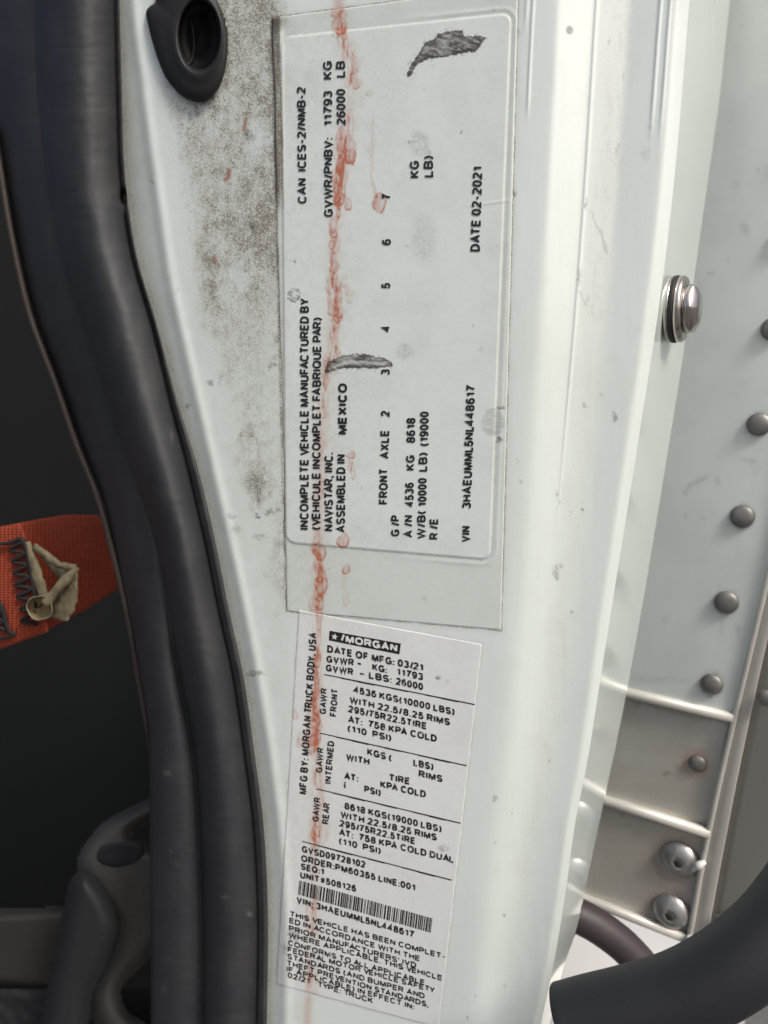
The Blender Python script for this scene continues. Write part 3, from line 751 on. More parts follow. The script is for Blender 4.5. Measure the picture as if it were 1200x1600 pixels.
FILM_OFF, LAB_OFF, PAP_OFF = 0.00025, 0.0004, 0.00025
nu, nv = 256, 660
u, v = np.meshgrid(np.linspace(0, 1, nu), np.linspace(0, 1, nv))
pq = bil(FILM, u, v); X, Y = pq[..., 0].copy(), pq[..., 1].copy()
wl = (1 - u) ** 6 * 3 * (fbm(Y / 90, Y * 0, 3) - .5) * 2
X += wl
sdl = rounded(LABEL, X, Y, 16)
lab = sm(-1.5, 2.5, sdl)
R = film_marks(X, Y); G = blob_marks(X, Y); B, H = scuff_marks(X, Y)
B = np.maximum(B, WEDGE)
R = R + 0.22 * np.exp(-((sdl + 1) / 2.0) ** 2) * (0.35 + fbm(X / 9, Y / 9, 2)) * (0.5 + 0.5 * (Y > 500))
O = FILM_OFF + LAB_OFF * lab + 0.00016 * np.exp(-((sdl + 8) / 3.5) ** 2) * sm(600, 720, X) + 0.00018 * H + 0.00012 * (fbm(X / 40, Y / 40, 4) - .5) * (1 - lab)
O += 0.0010 * (1 - sm(3, 14, np.abs(X - 432))) * (1 - sm(280, 340, Y)) * .6
O += 0.00012 * np.exp(-(seg_dist([(670, 318), (740, 321), (795, 313)], X, Y) / 2) ** 2) * sm(690, 780, X)
base = pillar_off(X, Y)
V = JAMB.at(X, Y, O + base)
edge = (u == 0) | (u == 1) | (v == 0) | (v == 1)
V[edge] = JAMB.at(X, Y, base - 0.0001)[edge]
mk = np.stack((np.clip(R, 0, 1), G, B, lab), -1)
film = put("certification_label", grid("certification_label", V, mk), M['film'])
tag(film, 'large clear-covered vehicle weight label with red stains and two black scuffs, upper of the two', 'label')

nu, nv = 176, 380
u, v = np.meshgrid(np.linspace(0, 1, nu), np.linspace(0, 1, nv))
pq = bil(PAPER, u, v); X, Y = pq[..., 0].copy(), pq[..., 1].copy()
G = blob_marks(X, Y); B, H = scuff_marks(X, Y)
R = 0.16 * fbm(X / 7, Y / 7, 3) * (1 - .5 * sm(450, 700, X)) + 0.20 * np.clip(fbm(X / 40, Y / 50, 5) - .5, 0, 1) + 0.30 * np.clip(vn(X / 3, Y / 3, 2) - .75, 0, 1)
R += 0.30 * np.exp(-(seg_dist(PAPER, X, Y, True) / 2) ** 2) * vn(X / 7, Y / 7, 1)
base = pillar_off(X, Y)
ov = (1 - sm(-3, 3, -line_sd(FILM[2], FILM[3], X, Y) * -1)) * 0
onfilm = sm(-2, 2, line_sd(FILM[2], FILM[3], X, Y))          # its top edge lies over the upper label
pap_base = lambda X, Y: pillar_off(X, Y) + 0.00035 * sm(-3, 3, line_sd(FILM[2], FILM[3], X, Y))
V = JAMB.at(X, Y, pap_base(X, Y) + PAP_OFF + 0.0002 * H + 0.00008 * (fbm(X / 30, Y / 30, 4) - .5))
edge = (u == 0) | (u == 1) | (v == 0) | (v == 1)
V[edge] = JAMB.at(X, Y, pap_base(X, Y) - 0.0001)[edge]
mk = np.stack((np.clip(R, 0, 1), G, B, 0 * R), -1)
paper = put("body_maker_label", grid("body_maker_label", V, mk), M['paper'])
tag(paper, 'slanted white paper label with barcode and red stain, lower of the two', 'label')

# ---------------------------------------------------------------- lettering
UPL = (-1.0, -0.02)     # glyph-up of the upper label's sideways lines
T1 = [  # text, start (x,y), end (x,y), cap height, bold
 ("INCOMPLETE VEHICLE MANUFACTURED BY", (482.3, 828), (482.8, 466), 13.3, .010), ("(VEHICULE INCOMPLET FABRIQUE PAR)", (500.5, 828), (502.5, 496), 13.0, .010),
 ("NAVISTAR, INC.", (520.5, 830), (520.8, 707), 13.3, .010), ("ASSEMBLED IN", (539.3, 832), (539.8, 710), 13.3, .010), ("MEXICO", (542, 679), (542.5, 599), 13.4, .03),
 ("FRONT", (606, 788), (606.3, 732), 13.2, .012), ("AXLE", (608, 717), (608.3, 672), 13.2, .012), ("2", (609, 651), (609, 642), 13.2, .012), ("3", (609.3, 586), (609.3, 577), 13.2, .012), ("4", (609.8, 518.5), (609.8, 509), 13.2, .012), ("5", (610, 451), (610, 442), 13.2, .012), ("6", (611, 383), (611, 373.5), 13.4, .012), ("7", (611, 312), (611, 303), 13.6, .012),
 ("G /P", (624.3, 838), (624.6, 805), 12.8, .012), ("A /N", (644.8, 840), (645, 805), 12.8, .012), ("4536", (646.5, 792), (646.8, 754), 13, .012), ("KG", (647.8, 735), (648, 711), 13, .012), ("8618", (649, 692), (649.4, 653), 13.4, .012),
 ("W/B(", (665, 842), (665.3, 798), 12.8, .012), ("10000", (666.7, 792), (667, 747), 13, .012), ("LB)", (667.6, 737), (668, 707), 13, .012), ("(19000", (669.5, 697), (670.3, 643), 13.2, .012), ("R /E", (684.5, 843), (684.8, 810), 12.8, .012),
 ("VIN", (734.5, 847), (735, 822), 13, .012), ("3HAEUMML5NL448617", (736, 795), (743, 602), 13.4, .012), ("CAN  ICES-2/NMB-2", (479.2, 318), (477.6, 136), 13.2, .012), ("GVWR/PNBV:", (520.2, 339), (519.8, 215), 13.2, .012), ("11793", (519.5, 197), (519.3, 142), 13.2, .012), ("KG", (519, 124), (519, 95), 13.8, .012),
 ("26000", (540.3, 195), (539.6, 139), 13.6, .012), ("LB", (539.5, 121), (539.3, 95), 13.8, .012), ("KG", (655, 278), (655, 251), 14, .012), ("LB)", (677, 277), (676.6, 243), 14, .012), ("DATE 02-2021", (750, 393), (754, 260), 14.2, .014)]
T2 = [
 ("MFG BY: MORGAN TRUCK BODY, USA", (479, 1242), (495.3, 989), 11.6, .02), ("GAWR", (509.4, 1116.5), (511.5, 1076), 9.6, .02), ("FRONT", (526, 1120.5), (528.6, 1077), 10.2, .02), ("GAWR", (503.5, 1208), (506, 1169), 9.6, .02), ("INTERMED", (517.5, 1225.5), (522.6, 1158.6), 10, .02), ("GAWR", (498, 1284.6), (501, 1246.5), 9.6, .02), ("REAR", (513.6, 1288.5), (516, 1255.5), 10, .02),
 ("DATE OF MFG: 03/21", (511, 1019.3), (661.5, 1049), 11.2, .03), ("GVWR —", (510, 1035), (565.5, 1042.6), 10.6, .03), ("KG:", (581.4, 1047), (605, 1052.4), 10.6, .03), ("11793", (619.5, 1054.5), (661, 1063.5), 10.8, .03), ("GVWR", (509, 1048.7), (552, 1055.6), 10.6, .03), ("— LBS:", (561, 1057.2), (612, 1067.4), 10.6, .03), ("26000", (618.6, 1069.5), (661, 1079), 10.8, .03),
 ("4536 KGS(10000 LBS)", (552, 1082.6), (710.4, 1118), 10.6, .03), ("WITH 22.5/8.25 RIMS", (546, 1098.8), (703, 1134), 10.6, .03), ("295/75R22.5TIRE", (544, 1112.8), (667, 1140.3), 10.6, .03), ("AT:  758 KPA COLD", (543.6, 1129), (682.5, 1159.8), 10.6, .03), ("(110  PSI)", (543, 1143), (611.4, 1158.6), 10.4, .03),
 ("KGS (", (573.6, 1179.6), (612, 1190), 10.6, .03), ("LBS)", (645.6, 1196.8), (677.4, 1203.8), 10.6, .03), ("WITH", (540.6, 1188), (577.5, 1196), 10.6, .03), ("RIMS", (654, 1214), (691.5, 1222.8), 10.6, .03), ("AT:", (537.6, 1217.4), (560, 1222), 10.4, .03), ("TIRE", (607.5, 1219.8), (640.5, 1226.5), 10.6, .03), ("(", (537, 1231), (540.6, 1231.8), 10.4, .03), ("PSI)", (569, 1238), (595, 1244.5), 10.6, .03), ("KPA COLD", (594, 1230.5), (665.4, 1246.8), 10.6, .03),
 ("8618 KGS(19000 LBS)", (538, 1264.2), (690, 1301), 10.4, .03), ("WITH 22.5/8.25 RIMS", (532, 1277.8), (682.5, 1314), 10.4, .03), ("295/75R22.5TIRE", (530.4, 1291.3), (649, 1319.8), 10.4, .03), ("AT:  758 KPA COLD DUAL", (529.5, 1305.2), (709.5, 1349), 10.4, .03), ("(110  PSI)", (529.5, 1319), (595, 1335), 10.2, .03),
 ("GVSD09728102", (471.6, 1331.6), (571, 1356.5), 10.2, .03), ("ORDER:PM60355 LINE:001", (470.4, 1345.8), (649, 1392.4), 10.2, .03), ("SEQ:1", (470, 1358.6), (506.4, 1367.5), 10, .03), ("UNIT#508126", (469, 1371.8), (556.5, 1394), 10, .03), ("VIN: 3HAEUMML5NL448617", (463, 1411), (647, 1466), 10.4, .03),
 ("THIS VEHICLE HAS BEEN COMPLET-", (452.6, 1431.8), (696, 1499.5), 8.5, .025), ("ED IN ACCORDANCE WITH THE", (452, 1442.3), (656, 1502.5), 8.5, .025), ("PRIOR MANUFACTURERS' IVD", (451.3, 1454.2), (650.4, 1513), 8.5, .025), ("WHERE APPLICABLE. THIS VEHICLE", (451, 1465), (691, 1533), 8.5, .025), ("CONFORMS TO ALL APPLICABLE", (450, 1477), (663.6, 1540), 8.5, .025), ("FEDERAL MOTOR VEHICLE SAFETY", (449.4, 1487.5), (679.5, 1552), 8.5, .025), ("STANDARDS (AND BUMPER AND", (448.7, 1498), (663.6, 1561), 8.5, .025), ("THEFT PREVENTION STANDARDS,", (448, 1508.5), (669.6, 1574.5), 8.5, .025), ("IF APPLICABLE) IN EFFECT IN:", (447.6, 1518), (647, 1578), 8.5, .025), ("02/21", (449.4, 1527.5), (484, 1537.5), 8.5, .025), ("TYPE: TRUCK", (496, 1541.5), (583, 1568.5), 8.5, .025)]

def arc(cx, cy, rx, ry, a0, a1, n=0, e_=0.86):
    n = n or max(4, int(abs(a1 - a0) / 20))
    out = []
    for a in np.radians(np.linspace(a0, a1, n + 1)):
        c, s_ = math.cos(a), math.sin(a)
        out.append((cx + rx * math.copysign(abs(c) ** e_, c), cy + ry * math.copysign(abs(s_) ** e_, s_)))
    return out
GL = {   # centre lines of a plain grotesque alphabet: (width, strokes)
 'A': (.62, [[(0, 0), (.31, 1), (.62, 0)], [(.12, .32), (.50, .32)]]), 'B': (.54, [[(0, 0), (0, 1), (.28, 1)] + arc(.28, .76, .22, .24, 90, -90) + [(0, .52)], [(.28, .52)] + arc(.28, .26, .26, .26, 90, -90) + [(0, 0)]]),
 'C': (.58, [arc(.30, .5, .30, .5, 38, 322)]), 'D': (.56, [[(0, 0), (0, 1), (.22, 1)] + arc(.22, .5, .34, .5, 90, -90) + [(0, 0)]]), 'E': (.48, [[(.48, 1), (0, 1), (0, 0), (.48, 0)], [(0, .52), (.44, .52)]]),
 'F': (.46, [[(.46, 1), (0, 1), (0, 0)], [(0, .5), (.40, .5)]]), 'G': (.62, [arc(.31, .5, .31, .5, 38, 318) + [(.60, .14), (.60, .44), (.34, .44)]]), 'H': (.54, [[(0, 0), (0, 1)], [(.54, 0), (.54, 1)], [(0, .52), (.54, .52)]]),
 'I': (.0, [[(0, 0), (0, 1)]]), 'J': (.38, [[(.38, 1), (.38, .26)] + arc(.19, .26, .19, .26, 0, -180)]), 'K': (.54, [[(0, 0), (0, 1)], [(.52, 1), (0, .36)], [(.17, .57), (.54, 0)]]), 'L': (.44, [[(0, 1), (0, 0), (.44, 0)]]),
 'M': (.66, [[(0, 0), (0, 1)], [(.02, 1), (.33, .06), (.64, 1)], [(.66, 1), (.66, 0)]]), 'N': (.54, [[(0, 0), (0, 1)], [(.01, 1), (.53, 0)], [(.54, 0), (.54, 1)]]), 'O': (.66, [arc(.33, .5, .33, .5, 0, 360)]),
 'P': (.52, [[(0, 0), (0, 1), (.28, 1)] + arc(.28, .73, .24, .27, 90, -90) + [(0, .46)]]), 'Q': (.66, [arc(.33, .5, .33, .5, 0, 360), [(.38, .25), (.66, -.04)]]), 'R': (.56, [[(0, 0), (0, 1), (.30, 1)] + arc(.30, .74, .24, .26, 90, -90) + [(0, .48)], [(.30, .48), (.56, 0)]]),
 'S': (.52, [arc(.26, .745, .25, .255, 25, 270)[:-1] + arc(.26, .245, .26, .245, 90, -155)]), 'T': (.54, [[(0, 1), (.54, 1)], [(.27, 1), (.27, 0)]]), 'U': (.54, [[(0, 1), (0, .28)] + arc(.27, .28, .27, .28, 180, 360) + [(.54, 1)]]),
 'V': (.58, [[(0, 1), (.29, 0), (.58, 1)]]), 'W': (.88, [[(0, 1), (.21, 0), (.44, .95), (.67, 0), (.88, 1)]]), 'X': (.56, [[(0, 0), (.56, 1)], [(0, 1), (.56, 0)]]), 'Y': (.56, [[(0, 1), (.28, .44), (.56, 1)], [(.28, .46), (.28, 0)]]), 'Z': (.5, [[(0, 1), (.5, 1), (0, 0), (.5, 0)]]),
 '0': (.46, [arc(.23, .5, .23, .5, 0, 360)]), '1': (.30, [[(.02, .74), (.16, .82), (.26, 1)], [(.27, 1), (.27, 0)]]), '2': (.46, [arc(.23, .73, .23, .27, 165, -25) + [(.0, .0), (.46, 0)]]), '3': (.46, [arc(.22, .76, .21, .24, 155, -90), arc(.22, .26, .24, .26, 90, -155)]),
 '4': (.50, [[(.37, 0), (.37, 1), (0, .28), (.50, .28)]]), '5': (.46, [[(.43, 1), (.08, 1), (.03, .50)] + arc(.22, .31, .24, .31, 128, -155)]), '6': (.46, [arc(.23, .31, .23, .31, 0, 360), arc(.27, .5, .27, .5, 55, 195)]), '7': (.46, [[(0, 1), (.46, 1), (.26, .55), (.16, 0)]]),
 '8': (.46, [arc(.23, .76, .20, .24, 0, 360), arc(.23, .26, .23, .26, 0, 360)]), '9': (.46, [arc(.23, .69, .23, .31, 0, 360), arc(.19, .5, .27, .5, 235, 375)]),
 '(': (.16, [arc(.46, .42, .46, .72, 128, 232, e_=1)]), ')': (.16, [arc(-.30, .42, .46, .72, 52, -52, e_=1)]), '/': (.22, [[(0, -.04), (.22, 1.04)]]), ':': (.0, [[(0, -.08), (0, .09)], [(0, .5), (0, .67)]]), '.': (.0, [[(0, -.08), (0, .09)]]), ',': (.0, [[(.02, .09), (.0, -.08), (-.06, -.2)]]),
 '-': (.26, [[(0, .40), (.26, .40)]]), '—': (.5, [[(0, .42), (.5, .42)]]), "'": (.0, [[(0, 1.05), (0, .72)]]), '#': (.5, [[(.12, 0), (.22, 1)], [(.34, 0), (.44, 1)], [(0, .66), (.52, .66)], [(0, .32), (.5, .32)]])}

KERN = .13
PAIRS = {'FA', 'TA', 'AT', 'AV', 'VA', 'LT', 'LV', 'PA', 'AC', 'L4', 'L5', 'VE', 'RT', 'TR', 'AR', 'LA'[::-1], '/7', '/2', 'LY', 'TY', 'YP', 'DY', 'KA', 'AW', 'WR'[::-1]}
def stroke_poly(pts, hw):
    """a band of half width hw along a centre line, mitred"""
    P = np.array(pts, float)
    keep = np.concatenate(([True], np.linalg.norm(np.diff(P, axis=0), axis=1) > 1e-6)); P = P[keep]
    closed = np.linalg.norm(P[0] - P[-1]) < 1e-6 and len(P) > 3
    D = np.diff(P, axis=0); D /= np.linalg.norm(D, axis=1)[:, None]
    Nn = np.stack((-D[:, 1], D[:, 0]), 1); n = len(P); L = []
    for i in range(n):
        if closed and i in (0, n - 1): a, b_ = Nn[-1], Nn[0]
        else: a, b_ = Nn[max(i - 1, 0)], Nn[min(i, n - 2)]
        m_ = a + b_; ln = np.linalg.norm(m_)
        if ln < .2: m_ = a
        else:
            m_ = m_ / ln; m_ = m_ / max(.45, m_ @ a)
        L.append(m_ * hw)
    L = np.array(L)
    return P + L, P - L

def lay(items, plane_off, parent, m, sideways, basef=pillar_off):
    for body, p, q, cap, sw in items:
        cap = cap * 1.05; sw = .185 + sw * 2.2
        p = np.array(p, float); q = np.array(q, float); d = q - p; total = np.linalg.norm(d) / cap
        gap = .10
        nat = 0.0; fixed = 0.0
        for k, ch in enumerate(body):
            if ch == ' ': nat += .30; continue
            nat += GL[ch][0] + gap; fixed += sw
        nat -= gap + KERN * sum(body[i:i + 2] in PAIRS for i in range(len(body)))
        kx = (total - fixed) / nat
        up = np.array((-1.0, -0.02 if sideways == 1 else -0.17)) if abs(d[1]) > abs(d[0]) else np.array((0.03, -1.0))
        dn = d / np.linalg.norm(d)
        Vt = []; Ft = []; x = 0.0; lev = []; kz = 0
        for ci, ch in enumerate(body):
            if ch == ' ': x += .30 * kx; continue
            wd, strokes = GL[ch]
            for st in strokes:
                pts = [(x + sw / 2 + a * kx, sw / 2 + b_ * (1 - sw)) for a, b_ in st]
                A_, B_ = stroke_poly(pts, sw / 2)
                k0 = len(Vt); n = len(A_)
                for a, b_ in zip(A_, B_): Vt.append(a); Vt.append(b_); lev += [kz, kz]
                for i in range(n - 1): Ft.append((k0 + 2 * i, k0 + 2 * i + 1, k0 + 2 * i + 3, k0 + 2 * i + 2))
                kz = (kz + 1) % 4
            x += (wd + gap) * kx + sw - (KERN if body[ci:ci + 2] in PAIRS else 0) * kx
        co = np.array(Vt)
        pp = p + dn * (co[:, 0] * cap)[:, None] + up * (co[:, 1] * cap)[:, None]
        W = JAMB.at(pp[:, 0], pp[:, 1], basef(pp[:, 0], pp[:, 1]) + plane_off + np.array(lev) * 0.000012)
        put("text_line", quads("text_line", W, Ft, smooth=False), m, parent)
lay(T1, FILM_OFF + LAB_OFF + 0.00025, film, M['ink'], 1)
lay(T2, PAP_OFF + 0.0001, paper, M['worn_ink'], 2, pap_base)

def flat_quads(name, qs, off, m, parent, basef=pap_base):
    V = []; Fq = []
    for q in qs:
        k = len(V)
        for x, y in q: V.append(JAMB.at(x, y, basef(np.float64(x), np.float64(y)) + off))
        Fq.append((k, k + 1, k + 2, k + 3))
    me = quads(name, np.array(V), Fq, smooth=False)
    return put(name, me, m, parent)
def bar(p, q, w):
    p = np.array(p); q = np.array(q); u = np.array((0.0, w))
    out = []
    n = 9
    for i in range(n):
        a = p + (q - p) * i / n; b = p + (q - p) * (i + 1) / n
        k = 0.6 + 0.4 * ((i * 37) % 5) / 4
        out.append((a, b, b + u * k, a + u * k))
    return out
for p, q in (((506.4, 1053), (742, 1100)), ((499.5, 1144.6), (729, 1195.5)), ((494.4, 1231.6), (720, 1285.5)), ((472, 1313.8), (705.6, 1374.3))):
    flat_quads("ruled_line", bar(p, q, 2.6), PAP_OFF + 0.0001, M['ink'], paper)
# barcode
r = random.Random(3); qs = []; t = 0.0
A, Bq, Cq, Dq = np.array((468, 1375.5)), np.array((675.6, 1435)), np.array((673, 1457.4)), np.array((465.6, 1397.4))
while t < 1:
    wd = r.choice((.0045, .0045, .009, .0125)); 
    e_ = min(1, t + wd)
    qs.append((A + (Bq - A) * t, A + (Bq - A) * e_, Dq + (Cq - Dq) * e_, Dq + (Cq - Dq) * t))
    t = e_ + r.choice((.004, .004, .007, .010))
flat_quads("barcode", qs, PAP_OFF + 0.0001, M['ink'], paper)
# maker's mark: black bar, white star and white name
lg = np.array(((515, 985.5), (626.4, 1005.6), (624, 1022.4), (513.9, 1000.5)))
logo = flat_quads("maker_mark", [lg], PAP_OFF + 0.0001, M['ink'], paper)
bm = bmesh.new(); vs = []
for k in range(10):
    rr = 5.6 if k % 2 == 0 else 2.3; an = -math.pi / 2 + k * math.pi / 5 + .17
    x, y = 522.8 + rr * math.cos(an), 995 + rr * math.sin(an)
    vs.append(bm.verts.new(JAMB.at(x, y, pap_base(x, y) + PAP_OFF + 0.0002)))
bm.faces.new(vs); sm_ = bpy.data.meshes.new("star"); bm.to_mesh(sm_); bm.free()
put("star", sm_, M['white_ink'], logo)
lay([("/", (532.5, 1001.5), (538.5, 1003), 11.5, .03), ("MORGAN", (540, 1004), (620.6, 1018.8), 11.3, .035)], PAP_OFF + 0.0002, logo, M['white_ink'], 2, pap_base)

# ---------------------------------------------------------------- truck box behind the cab
box = empty("truck_box", WALL.at(1050, 1470))
tag(box, 'white riveted front wall of the cargo box with metal base rail and corner post', 'truck body')
POST_L = curve([(1240, 700), (1196, 905), (1164, 1040), (1145, 1120), (1117, 1240), (1087, 1390), (1072, 1480)])
def on(xs, ys, o): return [tuple(p) for p in zip(xs, ys)]
# white sheet, cut along the post, down to the first rib
def sheet(name, q, off, m, fn, nu, nv):
    u, v = np.meshgrid(np.linspace(0, 1, nu), np.linspace(0, 1, nv))
    pq = bil(q, u, v); X, Y = pq[..., 0], pq[..., 1]
    R, G, B = fn(X, Y)
    V = WALL.at(X, Y, off + 0.0006 * (fbm(X / 160, Y / 160, 3, 2) - .5))
    rim = (u == 0) | (u == 1) | (v == 0) | (v == 1)
    V[rim] -= WALL.n * 0.004
    mk = np.stack((np.clip(R, 0, 1), np.clip(G, 0, 1), np.clip(B, 0, 1), sm(.4, .7, fbm(X / 90, Y / 90, 6))), -1)
    o = child(name, grid(name, V, mk), m, box)
    return o
def wall_fn(X, Y):
    wx = X + 10 * (fbm(X / 9, Y / 9, 1) - .5); wy = Y + 10 * (fbm(X / 9, Y / 9, 2) - .5)
    R = 0.10 * np.clip(fbm(X / 40, Y / 60, 2) - .45, 0, 1) + 0.03 * fbm(X / 6, Y / 6, 4)
    for cx, cy, rx, ry, s_ in ((1158, 38, 4, 5, .35), (1163, 358, 10, 11, .40), (1110, 425, 8, 4, .30), (1093, 448, 6, 12, .12), (1185, 265, 5, 5, .35), (1143, 190, 6, 6, .2), (1136, 404, 4, 8, .25), (1149, 290, 10, 14, .15), (1170, 720, 18, 5, .30), (1180, 735, 10, 8, .2), (1121, 752, 6, 8, .30), (1072, 808, 4, 5, .35), (1099, 810, 4, 4, .25), (1068, 834, 3, 4, .2), (1040, 967, 6, 6, .28), (1152, 985, 4, 14, .35), (1124, 914, 4, 4, .2), (1046, 930, 5, 5, .15), (1150, 620, 9, 9, .12), (1160, 600, 20, 4, .15), (1022, 1062, 70, 6, .2)):
        d = np.hypot((wx - cx) / rx, (wy - cy) / ry); R = np.maximum(R, s_ * (1 - sm(.3, 1.3, d)) * (.4 + .8 * vn(X / 4, Y / 4, 3)))
    R = np.maximum(R, .30 * np.exp(-(seg_dist([(1070, 770), (1080, 756), (1103, 746)], wx, wy) / 4) ** 2))
    for cx, cy in ((1186, 663), (1160, 807), (1135, 941), (1112, 1069)):
        d = np.hypot(X - cx, Y - cy); R = np.maximum(R, .5 * np.exp(-((d - 17) / 4.5) ** 2) * (.4 + .7 * vn(X / 5, Y / 5, 1))); R = R + .22 * np.exp(-((wx - cx + (Y - cy) * .16) / 6) ** 2) * sm(cy, cy + 20, Y) * (1 - sm(cy + 25, cy + 80, Y)) * vn(X / 3, Y / 20, 2)
    return R, 0 * X, 0 * X
sheet("wall_panel", [(850, -120), (1482, -120), (1143.5, 1122.5), (850, 1055)], 0.0, M['wall'], wall_fn, 190, 320)
child("wall_backing", slab_mesh("wall_backing", [(500, -500), (1590, -500), (1143, 1118), (1072, 1465), (500, 1245)], WALL, -0.012, 0.02), M['rib'], box)
def rail_fn(X, Y):
    wx = X + 14 * (fbm(X / 12, Y / 12, 1) - .5); wy = Y + 14 * (fbm(X / 12, Y / 12, 2) - .5)
    R = 0.16 * fbm(X / 50, Y / 9, 2) + 0.25 * np.clip(fbm(X / 30, Y / 40, 5) - .5, 0, 1) + .05 * rng.random(X.shape)
    G = np.zeros(X.shape)
    d = np.hypot((wx - 1086) / 24, (wy - 1194) / 22)
    G = .30 * np.exp(-((d - .75) / .35) ** 2)
    for cx, cy in ((1063, 1341), (1050, 1423)):
        d = np.hypot(wx - cx + 8, wy - cy - 2); R = np.maximum(R, .5 * np.exp(-((d - 30) / 10) ** 2)); G = np.maximum(G, .12 * np.exp(-((d - 40) / 16) ** 2))
    R = np.maximum(R, .6 * np.exp(-(np.hypot((wx - 1043) / 6, (wy - 1210) / 4)) ** 2)); R = np.maximum(R, .45 * np.exp(-(np.hypot((wx - 985) / 5, (wy - 1290) / 5)) ** 2))
    for p, q in (((930, 1082), (1142, 1131)), ((910, 1248), (1110, 1309)), ((1142, 1128), (1078, 1470))):
        R = np.maximum(R, .4 * np.exp(-(seg_dist([p, q], wx, wy) / 6) ** 2))
    return R, G, 0 * X
sheet("base_rail", [(700, 1020.5), (1142.5, 1122.5), (1077, 1471), (700, 1325)], -0.002, M['rail'], rail_fn, 200, 150)
for p, q, rr in (((690, 1016), (1146, 1121), .0034), ((690, 1171), (1110, 1302), .0036), ((690, 1316), (1080, 1469), .0034)):
    pts = [WALL.at(p[0] + (q[0] - p[0]) * t, p[1] + (q[1] - p[1]) * t, 0.0005) for t in (0, .33, .66, 1)]
    child("rib", tube_mesh("rib", pts, rr, res=16, sub=2), M['rib'], box)
# dark gap strip above the first rib
# corner post: bright lip, channel, flat face
def strip(name, x0, x1, o0, o1, y0, y1, m, thick=.004):
    yy = np.arange(y0, y1, 12.0)
    a = WALL.at(x0(yy), yy, o0); b = WALL.at(x1(yy), yy, o1)
    n = WALL.n * thick
    V = np.stack((a - n, a, a * .9 + b * .1 + WALL.n * 0.0008, a * .1 + b * .9 + WALL.n * 0.0008, b, b - n), 1)
    return child(name, grid(name, V), m, box)
PR = curve([(1400, 300), (1300, 600), (1222, 905), (1190, 1040), (1167, 1145), (1134, 1310), (1108, 1453), (1096, 1530)])
strip("corner_lip", lambda y: POST_L(y) - 2, lambda y: POST_L(y) + 8, .0018, .0022, -120, 1478, M['rib'])
post = strip("corner_post", lambda y: POST_L(y) + 8, PR, .0004, .0012, -120, 1485, M['post'])
strip("side_rail", lambda y: PR(y) + 0.5, lambda y: PR(y) + 160, -.001, -.002, -120, 1500, M['side'])

def dome(name, r, h, m, px, py, off=0.0, parent=None):
    prof = [(r * 1.0, 0)] + [(r * math.cos(a), h * (.12 + .88 * math.sin(a))) for a in np.linspace(0.05, math.pi / 2 - .06, 8)]
    return child(name, lathe_mesh(name, prof, WALL.at(px, py, off), WALL.n, res=28), m, box)
for px, py, rp in ((1186, 663, 18), (1160, 807, 18), (1135, 941, 18), (1112, 1069, 16.5), (1208, 514, 18), (1226, 370, 18), (1245, 225, 18)):
    d = float((WALL.at(px, py) - CAM) @ FW)
    dome("rivet", rp * d / F, .0036, M['rivet'], px, py, 0.0002)
d = float((WALL.at(1090, 1193) - CAM) @ FW)
dome("rivet", 14 * d / F, .003, M['rivet'], 1090, 1193, -0.0018)
for px, py, rp in ((1198, 1090, 13), (1128, 1441, 13)):
    dome("rivet", rp * d / F, .004, M['rivet'], px, py, 0.004)
for px, py, rp in ((1063, 1341, 29), (1050, 1423, 29)):
    d = float((WALL.at(px, py) - CAM) @ FW); r0 = rp * d / F
    o0 = WALL.at(px, py, -0.002)
    prof = [(r0 * .96, 0), (r0, .0008), (r0 * .97, .0020), (r0 * .85, .0040), (r0 * .66, .0056), (r0 * .45, .0066), (r0 * .30, .0069), (r0 * .27, .0066), (r0 * .25, .0030), (r0 * .05, .0028)]
    sc = child("screw", lathe_mesh("screw", prof[:8], o0, WALL.n, res=48, lobes=(6, 6, .13)), M['screw'], box)
    me = lathe_mesh("recess", [(r0 * .22, .0066), (r0 * .22, .00698), (r0 * .05, .00698)], o0, WALL.n, res=48, lobes=(0, 6, .13))  # dark lobed disc laid on the head in place of a hollow
    ch = put("recess", me, M['recess'], sc)
# weld drip of sealant on the lip
child("sealant_blob", tube_mesh("sealant_blob", [WALL.at(1083, 1358, .004), WALL.at(1092, 1352, .006), WALL.at(1099, 1348, .005)], [.0016, .0026, .0018], res=12, sub=4, round_end=1), M['blob'], box)
child("sealant_blob", tube_mesh("sealant_blob", [WALL.at(1072, 1474, .003), WALL.at(1078, 1466, .005), WALL.at(1086, 1470, .004)], [.002, .0024, .0018], res=12, sub=4, round_end=1), M['blob'], box)

# ---------------------------------------------------------------- below the box
tank = empty("fuel_tank", depth_pt(1000, 1500, .62))
tag(tank, 'bright rounded metal tank below the cargo box, behind the dark hose', 'fuel tank')
ax = WALL.h
c_ = depth_pt(1000, 1700, .70)
me = tube_mesh("shell", [c_ - ax * .16, c_ - ax * .05, c_ + ax * .055], .155, res=64, sub=2, round_end=.12)
child("shell", me, M['tank'], tank)

hose = put("hose", tube_mesh("hose", [depth_pt(x, y, d) for x, y, d in ((820, 1395, .50), (880, 1420, .50), (935, 1448, .50), (985, 1488, .50), (1022, 1540, .50), (1045, 1620, .50), (1050, 1750, .50))], .0108, res=24), M['hose'])
tag(hose, 'dull purple-brown hose curving down below the cargo box', 'hose')

